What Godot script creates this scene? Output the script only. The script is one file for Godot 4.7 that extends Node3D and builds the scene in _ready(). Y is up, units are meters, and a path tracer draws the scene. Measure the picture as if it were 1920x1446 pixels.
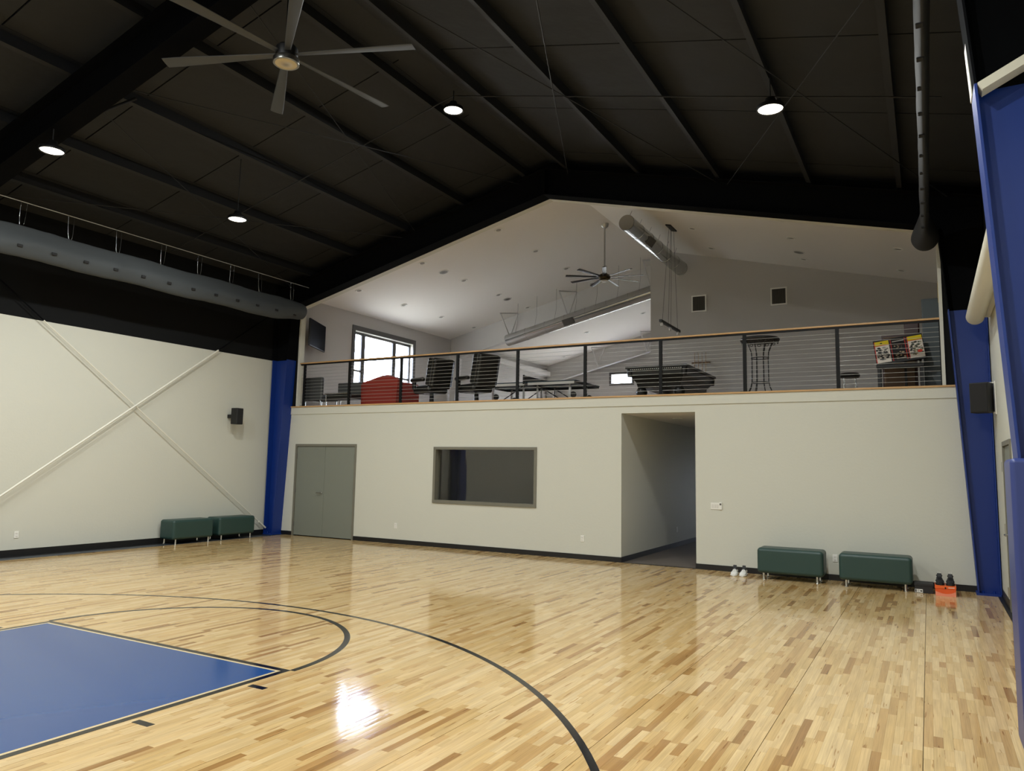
extends Node3D
# A steel-frame sports hall: maple court, black roof, cream walls and a loft with a cable railing over the end wall.

const RIDGE := -6.755          # x of the ridge
const SLOPE := 0.245           # roof pitch
const Z_END := -13.5           # face of the wall under the loft
const Z_REAR := 2.1            # wall behind the camera
const X_LEFT := -14.44
const X_RIGHT := 0.885
const PAINT := 4.33            # walls are cream and columns blue up to here, black above
const LOFT := 3.12             # loft floor
const Z_FAR := -28.8           # far wall of the loft

var M := {}
var counts := {}
var cam: Camera3D

# ---------------------------------------------------------------- mesh builder
class MB:
	var v := PackedVector3Array()
	var n := PackedVector3Array()
	var uv := PackedVector2Array()
	var c := PackedColorArray()
	var ix := PackedInt32Array()
	var tint := Color(1, 1, 1)
	var colored := false
	var x := Transform3D()

	func vert(p: Vector3, nn: Vector3, t := Vector2.ZERO) -> int:
		v.append(x * p)
		n.append((x.basis * nn).normalized())
		uv.append(t)
		c.append(tint)
		return v.size() - 1

	# corners run counterclockwise seen from outside
	func quad(a: Vector3, b: Vector3, cc: Vector3, d: Vector3, t := []) -> void:
		var nn := (b - a).cross(cc - a).normalized()
		if nn.length() < 0.5:
			nn = (cc - a).cross(d - a).normalized()
		var w := a.distance_to(b)
		var h := b.distance_to(cc)
		var tt: Array = t if t.size() == 4 else [Vector2(0, h), Vector2(w, h), Vector2(w, 0), Vector2(0, 0)]
		var i := vert(a, nn, tt[0])
		vert(b, nn, tt[1])
		vert(cc, nn, tt[2])
		vert(d, nn, tt[3])
		ix.append_array([i, i + 2, i + 1, i, i + 3, i + 2])

	func tri(a: Vector3, b: Vector3, cc: Vector3) -> void:
		var nn := (b - a).cross(cc - a).normalized()
		var i := vert(a, nn)
		vert(b, nn)
		vert(cc, nn)
		ix.append_array([i, i + 2, i + 1])

	func box(ce: Vector3, s: Vector3, bs := Basis()) -> MB:
		var h := s * 0.5
		var p := []
		for k in 8:
			p.append(ce + bs * Vector3(h.x if k & 1 else -h.x, h.y if k & 2 else -h.y, h.z if k & 4 else -h.z))
		quad(p[4], p[5], p[7], p[6])
		quad(p[1], p[0], p[2], p[3])
		quad(p[5], p[1], p[3], p[7])
		quad(p[0], p[4], p[6], p[2])
		quad(p[6], p[7], p[3], p[2])
		quad(p[0], p[1], p[5], p[4])
		return self

	# box given by its two corners
	func span(a: Vector3, b: Vector3) -> MB:
		return box((a + b) * 0.5, (b - a).abs())

	# box with rounded edges
	func rbox(ce: Vector3, s: Vector3, r: float, seg := 2, bs := Basis()) -> MB:
		var h := s * 0.5
		r = minf(r, minf(h.x, minf(h.y, h.z)) * 0.999)
		var axes := [[Vector3.RIGHT, Vector3.UP, Vector3.BACK], [Vector3.LEFT, Vector3.UP, Vector3.FORWARD], [Vector3.UP, Vector3.BACK, Vector3.RIGHT], [Vector3.DOWN, Vector3.FORWARD, Vector3.RIGHT], [Vector3.BACK, Vector3.RIGHT, Vector3.UP], [Vector3.FORWARD, Vector3.LEFT, Vector3.UP]]
		for ax in axes:
			var nn: Vector3 = ax[0]
			var ua: Vector3 = ax[1]
			var va: Vector3 = ax[2]
			var hu: float = absf(ua.dot(h)) - r
			var hv: float = absf(va.dot(h)) - r
			var hn: float = absf(nn.dot(h))
			var us := []
			var vs := []
			for k in range(seg, -1, -1):
				us.append(-hu - r * tan(PI / 4 * k / seg))
				vs.append(-hv - r * tan(PI / 4 * k / seg))
			for k in range(0, seg + 1):
				us.append(hu + r * tan(PI / 4 * k / seg))
				vs.append(hv + r * tan(PI / 4 * k / seg))
			var base := v.size()
			for b in vs:
				for a in us:
					var p: Vector3 = nn * hn + ua * a + va * b
					var inner := Vector3(clampf(p.x, -h.x + r, h.x - r), clampf(p.y, -h.y + r, h.y - r), clampf(p.z, -h.z + r, h.z - r))
					var d := (p - inner).normalized()
					vert(ce + bs * (inner + d * r), bs * d, Vector2(a, b))
			var w := us.size()
			var flip: bool = ua.cross(va).dot(nn) < 0
			for j in vs.size() - 1:
				for i in w - 1:
					var q := base + j * w + i
					if flip:
						ix.append_array([q, q + 1, q + w + 1, q, q + w + 1, q + w])
					else:
						ix.append_array([q, q + w + 1, q + 1, q, q + w, q + w + 1])
		return self

	# grid of rings (each an array of points), smooth; rings run so that outside is to the right hand
	func loft(rings: Array, closed := true, cap_a := true, cap_b := true, smooth := true) -> MB:
		var m: int = rings[0].size()
		var k: int = rings.size()
		var nn := []
		for j in k:
			var row := []
			for i in m:
				var i0 := (i - 1 + m) % m if closed else maxi(i - 1, 0)
				var i1 := (i + 1) % m if closed else mini(i + 1, m - 1)
				var j0 := maxi(j - 1, 0)
				var j1 := mini(j + 1, k - 1)
				var du: Vector3 = rings[j][i1] - rings[j][i0]
				var dv: Vector3 = rings[j1][i] - rings[j0][i]
				row.append(du.cross(dv).normalized())
			nn.append(row)
		if smooth:
			var base := v.size()
			var w := m + 1 if closed else m
			for j in k:
				for i in w:
					vert(rings[j][i % m], nn[j][i % m], Vector2(float(i) / (w - 1), float(j) / maxi(k - 1, 1)))
			for j in k - 1:
				for i in w - 1:
					var q := base + j * w + i
					ix.append_array([q, q + w + 1, q + 1, q, q + w, q + w + 1])
		else:
			for j in k - 1:
				for i in (m if closed else m - 1):
					quad(rings[j][i], rings[j][(i + 1) % m], rings[j + 1][(i + 1) % m], rings[j + 1][i])
		if cap_a and closed:
			cap(rings[0], true)
		if cap_b and closed:
			cap(rings[k - 1], false)
		return self

	func cap(ring: Array, first: bool) -> void:
		var ce := Vector3.ZERO
		for p in ring:
			ce += p
		ce /= ring.size()
		for i in ring.size():
			var a: Vector3 = ring[i]
			var b: Vector3 = ring[(i + 1) % ring.size()]
			if first:
				tri(ce, b, a)
			else:
				tri(ce, a, b)

	func ring(ce: Vector3, axis: Vector3, r: float, sides: int) -> Array:
		var up := Vector3.UP if absf(axis.y) < 0.9 else Vector3.RIGHT
		var a := axis.cross(up).normalized()
		var b := a.cross(axis).normalized()
		var out := []
		for i in sides:
			var t := TAU * i / sides
			out.append(ce + a * cos(t) * r + b * sin(t) * r)
		return out

	func cyl(a: Vector3, b: Vector3, r0: float, r1 := -1.0, sides := 12, caps := true) -> MB:
		if r1 < 0:
			r1 = r0
		var ax := (b - a).normalized()
		return loft([ring(b, ax, r1, sides), ring(a, ax, r0, sides)], true, caps, caps)

	func tube(pts: Array, r: float, sides := 6) -> MB:
		var rings := []
		var k := pts.size()
		for j in range(k - 1, -1, -1):
			var d: Vector3 = (pts[mini(j + 1, k - 1)] - pts[maxi(j - 1, 0)]).normalized()
			rings.append(ring(pts[j], d, r, sides))
		return loft(rings)

	# profile of (radius, height) turned about the y axis, from bottom to top
	func lathe(prof: Array, sides := 20, at := Transform3D(), smooth := true) -> MB:
		var old := x
		x = x * at
		var rings := []
		for j in range(prof.size() - 1, -1, -1):
			var row := []
			for i in sides:
				var t := TAU * i / sides
				row.append(Vector3(cos(t) * prof[j].x, prof[j].y, sin(t) * prof[j].x))
			rings.append(row)
		if smooth:
			loft(rings, true, prof[prof.size() - 1].x > 0.0005, prof[0].x > 0.0005)
		else:
			for j in rings.size() - 1:
				loft([rings[j], rings[j + 1]], true, false, false)
			cap(rings[0], true)
			cap(rings[rings.size() - 1], false)
		x = old
		return self

	# polygon in the xy plane pulled from z0 to z1; points counterclockwise seen from +z
	func prism(poly: PackedVector2Array, z0: float, z1: float) -> MB:
		var area := 0.0
		for k in poly.size():
			area += poly[k].cross(poly[(k + 1) % poly.size()])
		if area < 0:
			poly = poly.duplicate()
			poly.reverse()
		var t := Geometry2D.triangulate_polygon(poly)
		for k in range(0, t.size(), 3):
			var a := poly[t[k]]
			var b := poly[t[k + 1]]
			var d := poly[t[k + 2]]
			if (b - a).cross(d - a) < 0:
				var s := b
				b = d
				d = s
			tri(Vector3(a.x, a.y, z1), Vector3(b.x, b.y, z1), Vector3(d.x, d.y, z1))
			tri(Vector3(a.x, a.y, z0), Vector3(d.x, d.y, z0), Vector3(b.x, b.y, z0))
		for k in poly.size():
			var a := poly[k]
			var b := poly[(k + 1) % poly.size()]
			quad(Vector3(a.x, a.y, z0), Vector3(b.x, b.y, z0), Vector3(b.x, b.y, z1), Vector3(a.x, a.y, z1))
		return self

	# strip of thickness th below/inside a path in xy, width from z0 to z1 (path points in order, normal to the left)
	func strip(path: Array, th: float, z0: float, z1: float) -> MB:
		for k in path.size() - 1:
			var a: Vector2 = path[k]
			var b: Vector2 = path[k + 1]
			var d := (b - a).normalized()
			var nn := Vector2(-d.y, d.x) * th
			prism(PackedVector2Array([a, b, b + nn, a + nn]), z0, z1)
		return self

	func mesh(origin := Vector3.ZERO) -> ArrayMesh:
		var a := []
		a.resize(Mesh.ARRAY_MAX)
		var vv := v
		if origin != Vector3.ZERO:
			vv = PackedVector3Array()
			vv.resize(v.size())
			for k in v.size():
				vv[k] = v[k] - origin
		a[Mesh.ARRAY_VERTEX] = vv
		a[Mesh.ARRAY_NORMAL] = n
		a[Mesh.ARRAY_TEX_UV] = uv
		if colored:
			a[Mesh.ARRAY_COLOR] = c
		a[Mesh.ARRAY_INDEX] = ix
		var m := ArrayMesh.new()
		m.add_surface_from_arrays(Mesh.PRIMITIVE_TRIANGLES, a)
		return m

# ---------------------------------------------------------------- objects
func numbered(called: String) -> String:
	counts[called] = counts.get(called, -1) + 1
	return called if counts[called] == 0 else "%s_%03d" % [called, counts[called]]

# a Node3D at the thing's base; its parts are given in the hall's coordinates unless built with local = true
func thing(called: String, label: String, category: String, at := Vector3.ZERO, group := "", turn := 0.0) -> Node3D:
	var o := Node3D.new()
	o.name = numbered(called)
	add_child(o)
	o.position = at
	o.rotation.y = turn
	o.set_meta("label", label)
	o.set_meta("category", category)
	if group != "":
		o.set_meta("group", group)
	return o

func setting(called: String, at := Vector3.ZERO, label := "") -> Node3D:
	var o := Node3D.new()
	o.name = called
	add_child(o)
	o.position = at
	o.set_meta("kind", "structure")
	if label != "":
		o.set_meta("label", label)
	return o

func origin_of(o: Node) -> Vector3:
	var p := Vector3.ZERO
	while o != self:
		p += o.position
		o = o.get_parent()
	return p

# mesh in hall coordinates as a part of parent
func part(parent: Node, called: String, mb: MB, m: Material, label := "") -> MeshInstance3D:
	var o := MeshInstance3D.new()
	o.name = called
	o.mesh = mb.mesh(origin_of(parent))
	o.material_override = m
	parent.add_child(o, true)
	if label != "":
		o.set_meta("label", label)
	return o

# mesh in its parent's own coordinates
func lpart(parent: Node, called: String, mb: MB, m: Material, label := "", at := Vector3.ZERO) -> MeshInstance3D:
	var o := MeshInstance3D.new()
	o.name = called
	o.mesh = mb.mesh()
	o.material_override = m
	parent.add_child(o, true)
	o.position = at
	if label != "":
		o.set_meta("label", label)
	return o

func copy(o: Node3D, at: Vector3, label := "", turn := 0.0) -> Node3D:
	var base := String(o.name)
	var r := o.duplicate() as Node3D
	r.name = numbered(base)
	add_child(r)
	r.position = at
	r.rotation.y = turn
	if label != "":
		r.set_meta("label", label)
	return r

func mat(called: String, col: Color, rough := 0.6, metal := 0.0) -> StandardMaterial3D:
	var m := StandardMaterial3D.new()
	m.resource_name = called
	m.albedo_color = col
	m.roughness = rough
	m.metallic = metal
	M[called] = m
	return m

func rgb(r: int, g: int, b: int) -> Color:
	return Color8(r, g, b)

func roof(x: float, ridge_y: float) -> float:
	return ridge_y - SLOPE * absf(x - RIDGE)

# basis whose y axis is square to the roof slope at x
func pitch(x: float) -> Basis:
	var a := atan(SLOPE)
	return Basis(Vector3.BACK, a if x < RIDGE else -a)

func noise_image(seed_: int, freq: float, w := 512, h := 512, octaves := 4) -> Image:
	var f := FastNoiseLite.new()
	f.seed = seed_
	f.frequency = freq
	f.fractal_octaves = octaves
	return f.get_seamless_image(w, h)

func normal_tex(seed_: int, freq: float, strength: float, size := 512) -> ImageTexture:
	var im := noise_image(seed_, freq, size, size)
	im.convert(Image.FORMAT_RGBA8)
	im.bump_map_to_normal_map(strength)
	return ImageTexture.create_from_image(im)

func relief(m: StandardMaterial3D, tex: Texture2D, per_metre: float, depth := 1.0) -> void:
	m.normal_enabled = true
	m.normal_texture = tex
	m.normal_scale = depth
	m.uv1_triplanar = true
	m.uv1_world_triplanar = true
	m.uv1_scale = Vector3.ONE * per_metre

func _ready() -> void:
	# ---------------- camera
	cam = Camera3D.new()
	cam.name = "camera"
	add_child(cam)
	cam.transform = Transform3D(Basis(Vector3(0.87264335, 0.01830668, -0.4880148), Vector3(0.03756606, 0.99381993, 0.10445446), Vector3(0.48691105, -0.10948428, 0.86656265)), Vector3(0, 1.76, 0))
	cam.fov = 55.06
	cam.near = 0.05
	cam.far = 200.0
	cam.current = true
	# ---------------- sky and exposure: bright overcast outside the loft windows
	var sky_m := ProceduralSkyMaterial.new()
	sky_m.sky_top_color = Color(0.80, 0.86, 1.0)
	sky_m.sky_horizon_color = Color(0.90, 0.94, 1.0)
	sky_m.ground_horizon_color = Color(0.78, 0.80, 0.82)
	sky_m.ground_bottom_color = Color(0.55, 0.56, 0.55)
	var sky := Sky.new()
	sky.sky_material = sky_m
	var env := Environment.new()
	env.background_mode = Environment.BG_SKY
	env.sky = sky
	env.background_energy_multiplier = 31.0
	env.tonemap_mode = Environment.TONE_MAPPER_LINEAR
	env.tonemap_exposure = 1.0
	env.sdfgi_enabled = true
	env.ssao_enabled = true
	env.ssil_enabled = true
	var we := WorldEnvironment.new()
	we.name = "environment"
	we.environment = env
	add_child(we)

	make_materials()
	build_floor()
	build_shell()
	build_roof()
	build_frames()
	build_end_wall()
	build_loft_shell()
	build_railing()
	build_lamps()
	build_fans_ducts()
	build_gym_things()
	build_loft_things()

func make_materials() -> void:
	var peel := normal_tex(3, 0.02, 2.0)
	var w := mat("cream_paint", rgb(199, 199, 188), 0.62)
	relief(w, peel, 1.6, 0.25)
	w = mat("loft_paint", rgb(186, 183, 179), 0.7)
	relief(w, peel, 1.6, 0.25)
	w = mat("loft_ceiling_paint", rgb(226, 222, 215), 0.75)
	relief(w, peel, 1.6, 0.2)
	w = mat("black_liner", rgb(25, 27, 29), 0.75)
	relief(w, normal_tex(8, 0.006, 6.0), 0.5, 0.5)
	mat("black_wall", rgb(15, 16, 17), 0.85)
	M.black_wall.metallic_specular = 0.3
	mat("black_steel", rgb(12, 13, 15), 0.9)
	M.black_steel.metallic_specular = 0.12
	mat("purlin_steel", rgb(20, 22, 26), 0.65)
	mat("rail_black", rgb(7, 8, 9), 0.55)
	M.rail_black.metallic_specular = 0.35
	mat("blue_steel", rgb(7, 44, 120), 0.42)
	mat("white_steel", rgb(205, 203, 200), 0.5)
	mat("cream_steel", rgb(205, 202, 186), 0.45)
	mat("white_cable", rgb(222, 220, 208), 0.4)
	mat("base_rubber", rgb(17, 17, 19), 0.45)
	mat("strip_vinyl", rgb(48, 54, 62), 0.4)
	mat("door_grey", rgb(120, 124, 115), 0.42)
	mat("frame_grey", rgb(112, 110, 98), 0.45)
	mat("oak", rgb(188, 150, 102), 0.4)
	mat("chrome", rgb(215, 215, 212), 0.18, 1.0)
	mat("satin_steel", rgb(176, 176, 172), 0.32, 1.0)
	mat("duct_steel", rgb(188, 190, 190), 0.22, 1.0)
	mat("plastic_white", rgb(226, 225, 218), 0.35)
	mat("black_plastic", rgb(16, 16, 17), 0.5)
	mat("grille_cloth", rgb(22, 22, 23), 0.85)
	mat("black_matte", rgb(10, 10, 11), 0.8)
	mat("window_trim", rgb(86, 84, 82), 0.5)
	mat("cable_steel", rgb(190, 192, 190), 0.35, 0.6)
	mat("carpet", rgb(92, 84, 76), 0.95)
	mat("loft_vinyl", rgb(176, 160, 138), 0.6)
	mat("court_black", rgb(20, 20, 22), 0.11)
	mat("court_blue", rgb(34, 73, 131), 0.12)
	mat("court_bare", rgb(206, 186, 146), 0.14)
	mat("subfloor", rgb(60, 42, 26), 0.9)
	mat("concrete", rgb(120, 118, 112), 0.9)
	mat("carton_black", rgb(28, 28, 29), 0.6)
	mat("wood_brown", rgb(96, 72, 48), 0.5)
	mat("leather_red_brown", rgb(58, 28, 22), 0.4)
	mat("red_fabric", rgb(142, 46, 34), 0.85)
	mat("grey_vinyl", rgb(74, 76, 76), 0.45)
	mat("black_leather", rgb(20, 20, 18), 0.35)
	mat("locker_grey", rgb(74, 84, 88), 0.5)
	mat("yellow", rgb(206, 180, 40), 0.5)
	mat("table_green", rgb(40, 62, 70), 0.5)
	mat("fabric_duct", rgb(54, 58, 60), 0.75)
	mat("fabric_duct_dark", rgb(30, 31, 32), 0.8)
	mat("pad_blue", rgb(46, 60, 120), 0.38)
	mat("diffuser", rgb(196, 180, 142), 0.5)
	mat("aluminium_grey", rgb(70, 73, 77), 0.45, 0.3)
	mat("bronze", rgb(62, 52, 36), 0.3, 0.9)
	mat("dark_blade", rgb(30, 28, 27), 0.4)
	mat("cue_wood", rgb(140, 110, 66), 0.4)
	mat("can_inside", rgb(214, 212, 206), 0.5)
	mat("speaker_mesh", rgb(150, 148, 142), 0.8)
	mat("vent_slat", rgb(96, 94, 88), 0.6)
	mat("sneaker_white", rgb(226, 226, 222), 0.5)
	mat("sneaker_black", rgb(18, 19, 22), 0.6)
	var g := mat("bench_vinyl", rgb(38, 64, 60), 0.42)
	relief(g, normal_tex(21, 0.08, 3.0), 6.0, 0.2)
	M.fabric_duct.cull_mode = BaseMaterial3D.CULL_DISABLED
	var gl := mat("pane", Color(0.4, 0.45, 0.44, 0.015), 0.02)
	gl.transparency = BaseMaterial3D.TRANSPARENCY_ALPHA
	gl.metallic_specular = 0.5
	var le := mat("lamp_glow", rgb(255, 250, 236), 0.5)
	le.emission_enabled = true
	le.emission = Color(1.0, 0.97, 0.9)
	le.emission_energy_multiplier = 6.0
	var wd := mat("maple", Color(1, 1, 1), 0.095)
	wd.vertex_color_use_as_albedo = true
	wd.albedo_texture = grain_texture()

# maple grain: along u the length of a strip (4 m a tile), across v its width (0.5 m a tile)
func grain_texture() -> ImageTexture:
	var w := 1024
	var h := 512
	var fine := FastNoiseLite.new()
	fine.seed = 5
	fine.frequency = 0.02
	fine.fractal_octaves = 3
	var broad := FastNoiseLite.new()
	broad.seed = 11
	broad.frequency = 0.006
	broad.fractal_octaves = 3
	var heart := FastNoiseLite.new()
	heart.seed = 23
	heart.frequency = 0.0055
	heart.fractal_octaves = 4
	var im := Image.create(w, h, false, Image.FORMAT_RGB8)
	for y in h:
		for x in w:
			# noise on a torus in x keeps the ends joined
			var a := fine.get_noise_2d(x * 0.35, y * 5.0)
			var b := broad.get_noise_2d(x * 0.8 + 4000.0, y * 2.2)
			var e := heart.get_noise_2d(x * 0.9 - 900.0, y * 3.2)
			var l := 0.95 + 0.07 * a + 0.07 * b
			var d := smoothstep(0.46, 0.58, e) * 0.3
			im.set_pixel(x, y, Color(l * (1.0 - 0.62 * d), l * (1.0 - 0.85 * d), l * (1.0 - 1.1 * d)))
	return ImageTexture.create_from_image(im)

func seen(p: Vector3) -> Vector3:
	# (x, y) in the 1920 x 1446 frame and the depth
	var q := cam.transform.affine_inverse() * p
	if q.z > -0.3:
		return Vector3(-1e6, -1e6, 0)
	return Vector3(960.0 + 1387.1 * q.x / -q.z, 723.0 - 1387.1 * q.y / -q.z, -q.z)

func strip_board(mb: MB, x0: float, x1: float, z0: float, z1: float, rng: RandomNumberGenerator) -> void:
	# one floor strip: top with a slight cup, and its four sides
	var t := 0.019
	var lift := rng.randf_range(-0.00006, 0.00006)
	var y0 := lift
	var y1 := -lift
	var u := rng.randf() * 4.0
	var w := rng.randf() * 0.5
	var du := (z1 - z0)
	var flip := 1.0 if rng.randf() < 0.5 else -1.0
	var a := Vector2(u / 4.0, w / 0.5)
	var b := Vector2((u + du * flip) / 4.0, w / 0.5)
	var dv := Vector2(0, (x1 - x0) / 0.5)
	var p := [Vector3(x0, y0, z1), Vector3(x1, y1, z1), Vector3(x1, y1, z0), Vector3(x0, y0, z0)]
	# eased edges: the normals lean outwards across the strip
	var lean := rng.randf_range(0.003, 0.012)
	var tip := rng.randf_range(-0.003, 0.003)
	var nl := Vector3(-lean + tip, 1, 0)
	var nr := Vector3(lean + tip, 1, 0)
	var i0 := mb.vert(p[0], nl, a)
	mb.vert(p[1], nr, a + dv)
	mb.vert(p[2], nr, b + dv)
	mb.vert(p[3], nl, b)
	mb.ix.append_array([i0, i0 + 2, i0 + 1, i0, i0 + 3, i0 + 2])
	var dn := Vector3(0, -t, 0)
	mb.quad(p[0] + dn, p[1] + dn, p[1], p[0])
	mb.quad(p[2] + dn, p[3] + dn, p[3], p[2])
	mb.quad(p[1] + dn, p[2] + dn, p[2], p[1])
	mb.quad(p[3] + dn, p[0] + dn, p[0], p[3])

func board_tone(rng: RandomNumberGenerator) -> Color:
	var r := rng.randf()
	var c: Color
	if r < 0.50:
		c = rgb(208, 176, 122).lerp(rgb(218, 190, 142), rng.randf())
	elif r < 0.82:
		c = rgb(201, 167, 112).lerp(rgb(208, 177, 123), rng.randf())
	elif r < 0.945:
		c = rgb(186, 149, 97).lerp(rgb(198, 163, 109), rng.randf())
	else:
		c = rgb(156, 117, 70).lerp(rgb(178, 139, 88), rng.randf())
	return c.srgb_to_linear()

func build_floor() -> void:
	var fl := setting("floor", Vector3(RIDGE, 0, -5.7), "glossy maple strip court floor")
	part(fl, "subfloor", MB.new().span(Vector3(X_LEFT - 0.3, -0.03, Z_FAR - 0.3), Vector3(X_RIGHT + 0.3, -0.25, Z_REAR + 0.3)), M.subfloor)
	var rng := RandomNumberGenerator.new()
	rng.seed = 77
	var x_edge := 0.82
	var bw := 0.0572
	var boards := []   # [x0, x1, z0, z1, tone]
	var x := x_edge
	var k := 0
	while x > -13.93:
		# an expansion gap every sixteen strips
		var w := bw - 0.0006
		var z := -13.5 + 0.02 - rng.randf() * 0.7
		while z < Z_REAR:
			var ln: float = [0.23, 0.3, 0.38, 0.46, 0.55, 0.66, 0.8, 1.0][mini(int(pow(rng.randf(), 1.35) * 8.0), 7)] * rng.randf_range(0.94, 1.06)
			var za := maxf(z, -13.48)
			var zb := minf(z + ln, Z_REAR)
			if zb - za > 0.03:
				boards.append([x - w, x, za, zb - 0.0005, board_tone(rng)])
			z += ln
		x -= bw
		k += 1
		if k % 16 == 0:
			x -= 0.0035
	# the strips that show largest in the picture are parts of their own
	var order := []
	for i in boards.size():
		var b = boards[i]
		var mid := Vector3((b[0] + b[1]) * 0.5, 0, (b[2] + b[3]) * 0.5)
		var s := seen(mid)
		if s.x > 0 and s.x < 1920 and s.y > 0 and s.y < 1446:
			order.append([(b[3] - b[2]) / (s.z * s.z * s.z), i])
	order.sort_custom(func(p, q): return p[0] > q[0])
	var own := {}
	for i in mini(300, order.size()):
		own[order[i][1]] = true
	var rest := MB.new()
	rest.colored = true
	for i in boards.size():
		var b = boards[i]
		if own.has(i):
			var mb := MB.new()
			mb.colored = true
			mb.tint = b[4]
			strip_board(mb, b[0], b[1], b[2], b[3], rng)
			part(fl, "plank", mb, M.maple)
		else:
			rest.tint = b[4]
			strip_board(rest, b[0], b[1], b[2], b[3], rng)
	var ro := part(fl, "plank_field", rest, M.maple)
	ro.set_meta("kind", "stuff")
	# dark strip between the boards and the side walls
	part(fl, "edge_strip", MB.new().span(Vector3(-14.2, -0.03, -13.5), Vector3(-13.93, 0.004, Z_REAR)), M.strip_vinyl)
	part(fl, "edge_strip", MB.new().span(Vector3(X_LEFT, -0.03, -13.5), Vector3(-14.2, 0.001, Z_REAR)), M.base_rubber)
	part(fl, "edge_strip", MB.new().span(Vector3(x_edge + 0.003, -0.03, -13.5), Vector3(X_RIGHT, 0.003, Z_REAR)), M.base_rubber)
	# court markings
	var y := 0.0009
	var th := 0.0008
	var cx := -6.61
	var key := MB.new().span(Vector3(cx - 1.71, y - th, -4.715), Vector3(cx + 1.71, y, 1.0))
	part(fl, "key_paint", key, M.court_blue, "blue painted key")
	var bare := MB.new()
	bare.span(Vector3(cx - 1.74, y - th, -4.745), Vector3(cx + 1.74, y - 0.0001, -4.715))
	bare.span(Vector3(cx - 1.74, y - th, -4.715), Vector3(cx - 1.71, y - 0.0001, 1.0))
	bare.span(Vector3(cx + 1.71, y - th, -4.715), Vector3(cx + 1.74, y - 0.0001, 1.0))
	part(fl, "key_border", bare, M.court_bare)
	var ln := MB.new()
	ln.span(Vector3(cx - 1.80, y - th, -4.805), Vector3(cx + 1.80, y, -4.745))
	part(fl, "free_throw_line", ln, M.court_black)
	for sgn: int in [-1, 1]:
		part(fl, "lane_line", MB.new().span(Vector3(cx + 1.74 * sgn, y - th, -4.745), Vector3(cx + 1.80 * sgn, y, 1.0)), M.court_black)
		for z in [-4.32, -3.34]:
			part(fl, "lane_mark", MB.new().span(Vector3(cx + 1.85 * sgn, y - th, z - 0.03), Vector3(cx + 2.02 * sgn, y, z + 0.03)), M.court_black)
	arc_line(fl, "free_throw_circle", Vector2(cx, -4.80), 1.785, 1.845, PI, TAU, y)
	arc_line(fl, "three_point_line", Vector2(cx, -1.10), 5.735, 5.79, PI * 0.98, TAU + PI * 0.02, y + 0.0001)

func arc_line(fl: Node, called: String, ce: Vector2, r0: float, r1: float, a0: float, a1: float, y: float) -> void:
	var mb := MB.new()
	var n := 96
	for k in n:
		var a := lerpf(a0, a1, float(k) / n)
		var b := lerpf(a0, a1, float(k + 1) / n)
		var p := [Vector3(ce.x + cos(a) * r0, y, ce.y + sin(a) * r0), Vector3(ce.x + cos(a) * r1, y, ce.y + sin(a) * r1), Vector3(ce.x + cos(b) * r1, y, ce.y + sin(b) * r1), Vector3(ce.x + cos(b) * r0, y, ce.y + sin(b) * r0)]
		mb.quad(p[3], p[2], p[1], p[0])
		var dn := Vector3(0, -0.0008, 0)
		mb.quad(p[1] + dn, p[1], p[2], p[2] + dn)
		mb.quad(p[3] + dn, p[3], p[0], p[0] + dn)
	part(fl, called, mb, M.court_black)

# a wall in a plane of constant x or z, cut by rectangular openings; a, b run along the wall, openings are [a0, a1, y0, y1]
func wall_mesh(axis: String, at0: float, at1: float, a0: float, a1: float, y0: float, y1: float, holes := []) -> MB:
	var mb := MB.new()
	var cuts := [a0, a1]
	for h in holes:
		cuts.append_array([h[0], h[1]])
	cuts.sort()
	for k in cuts.size() - 1:
		var p: float = cuts[k]
		var q: float = cuts[k + 1]
		if q - p < 0.0001:
			continue
		var segs := [[y0, y1]]
		for h in holes:
			if h[0] <= p + 0.0001 and h[1] >= q - 0.0001:
				var out := []
				for s in segs:
					if h[2] > s[0]:
						out.append([s[0], minf(h[2], s[1])])
					if h[3] < s[1]:
						out.append([maxf(h[3], s[0]), s[1]])
				segs = out
		for s in segs:
			if s[1] - s[0] > 0.0001:
				if axis == "x":
					mb.span(Vector3(at0, s[0], p), Vector3(at1, s[1], q))
				else:
					mb.span(Vector3(p, s[0], at0), Vector3(q, s[1], at1))
	return mb

func baseboard(called: String, a: Vector3, b: Vector3) -> void:
	var o := setting(called, Vector3((a.x + b.x) * 0.5, 0, (a.z + b.z) * 0.5))
	part(o, "board", MB.new().span(a, b), M.base_rubber)

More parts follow.
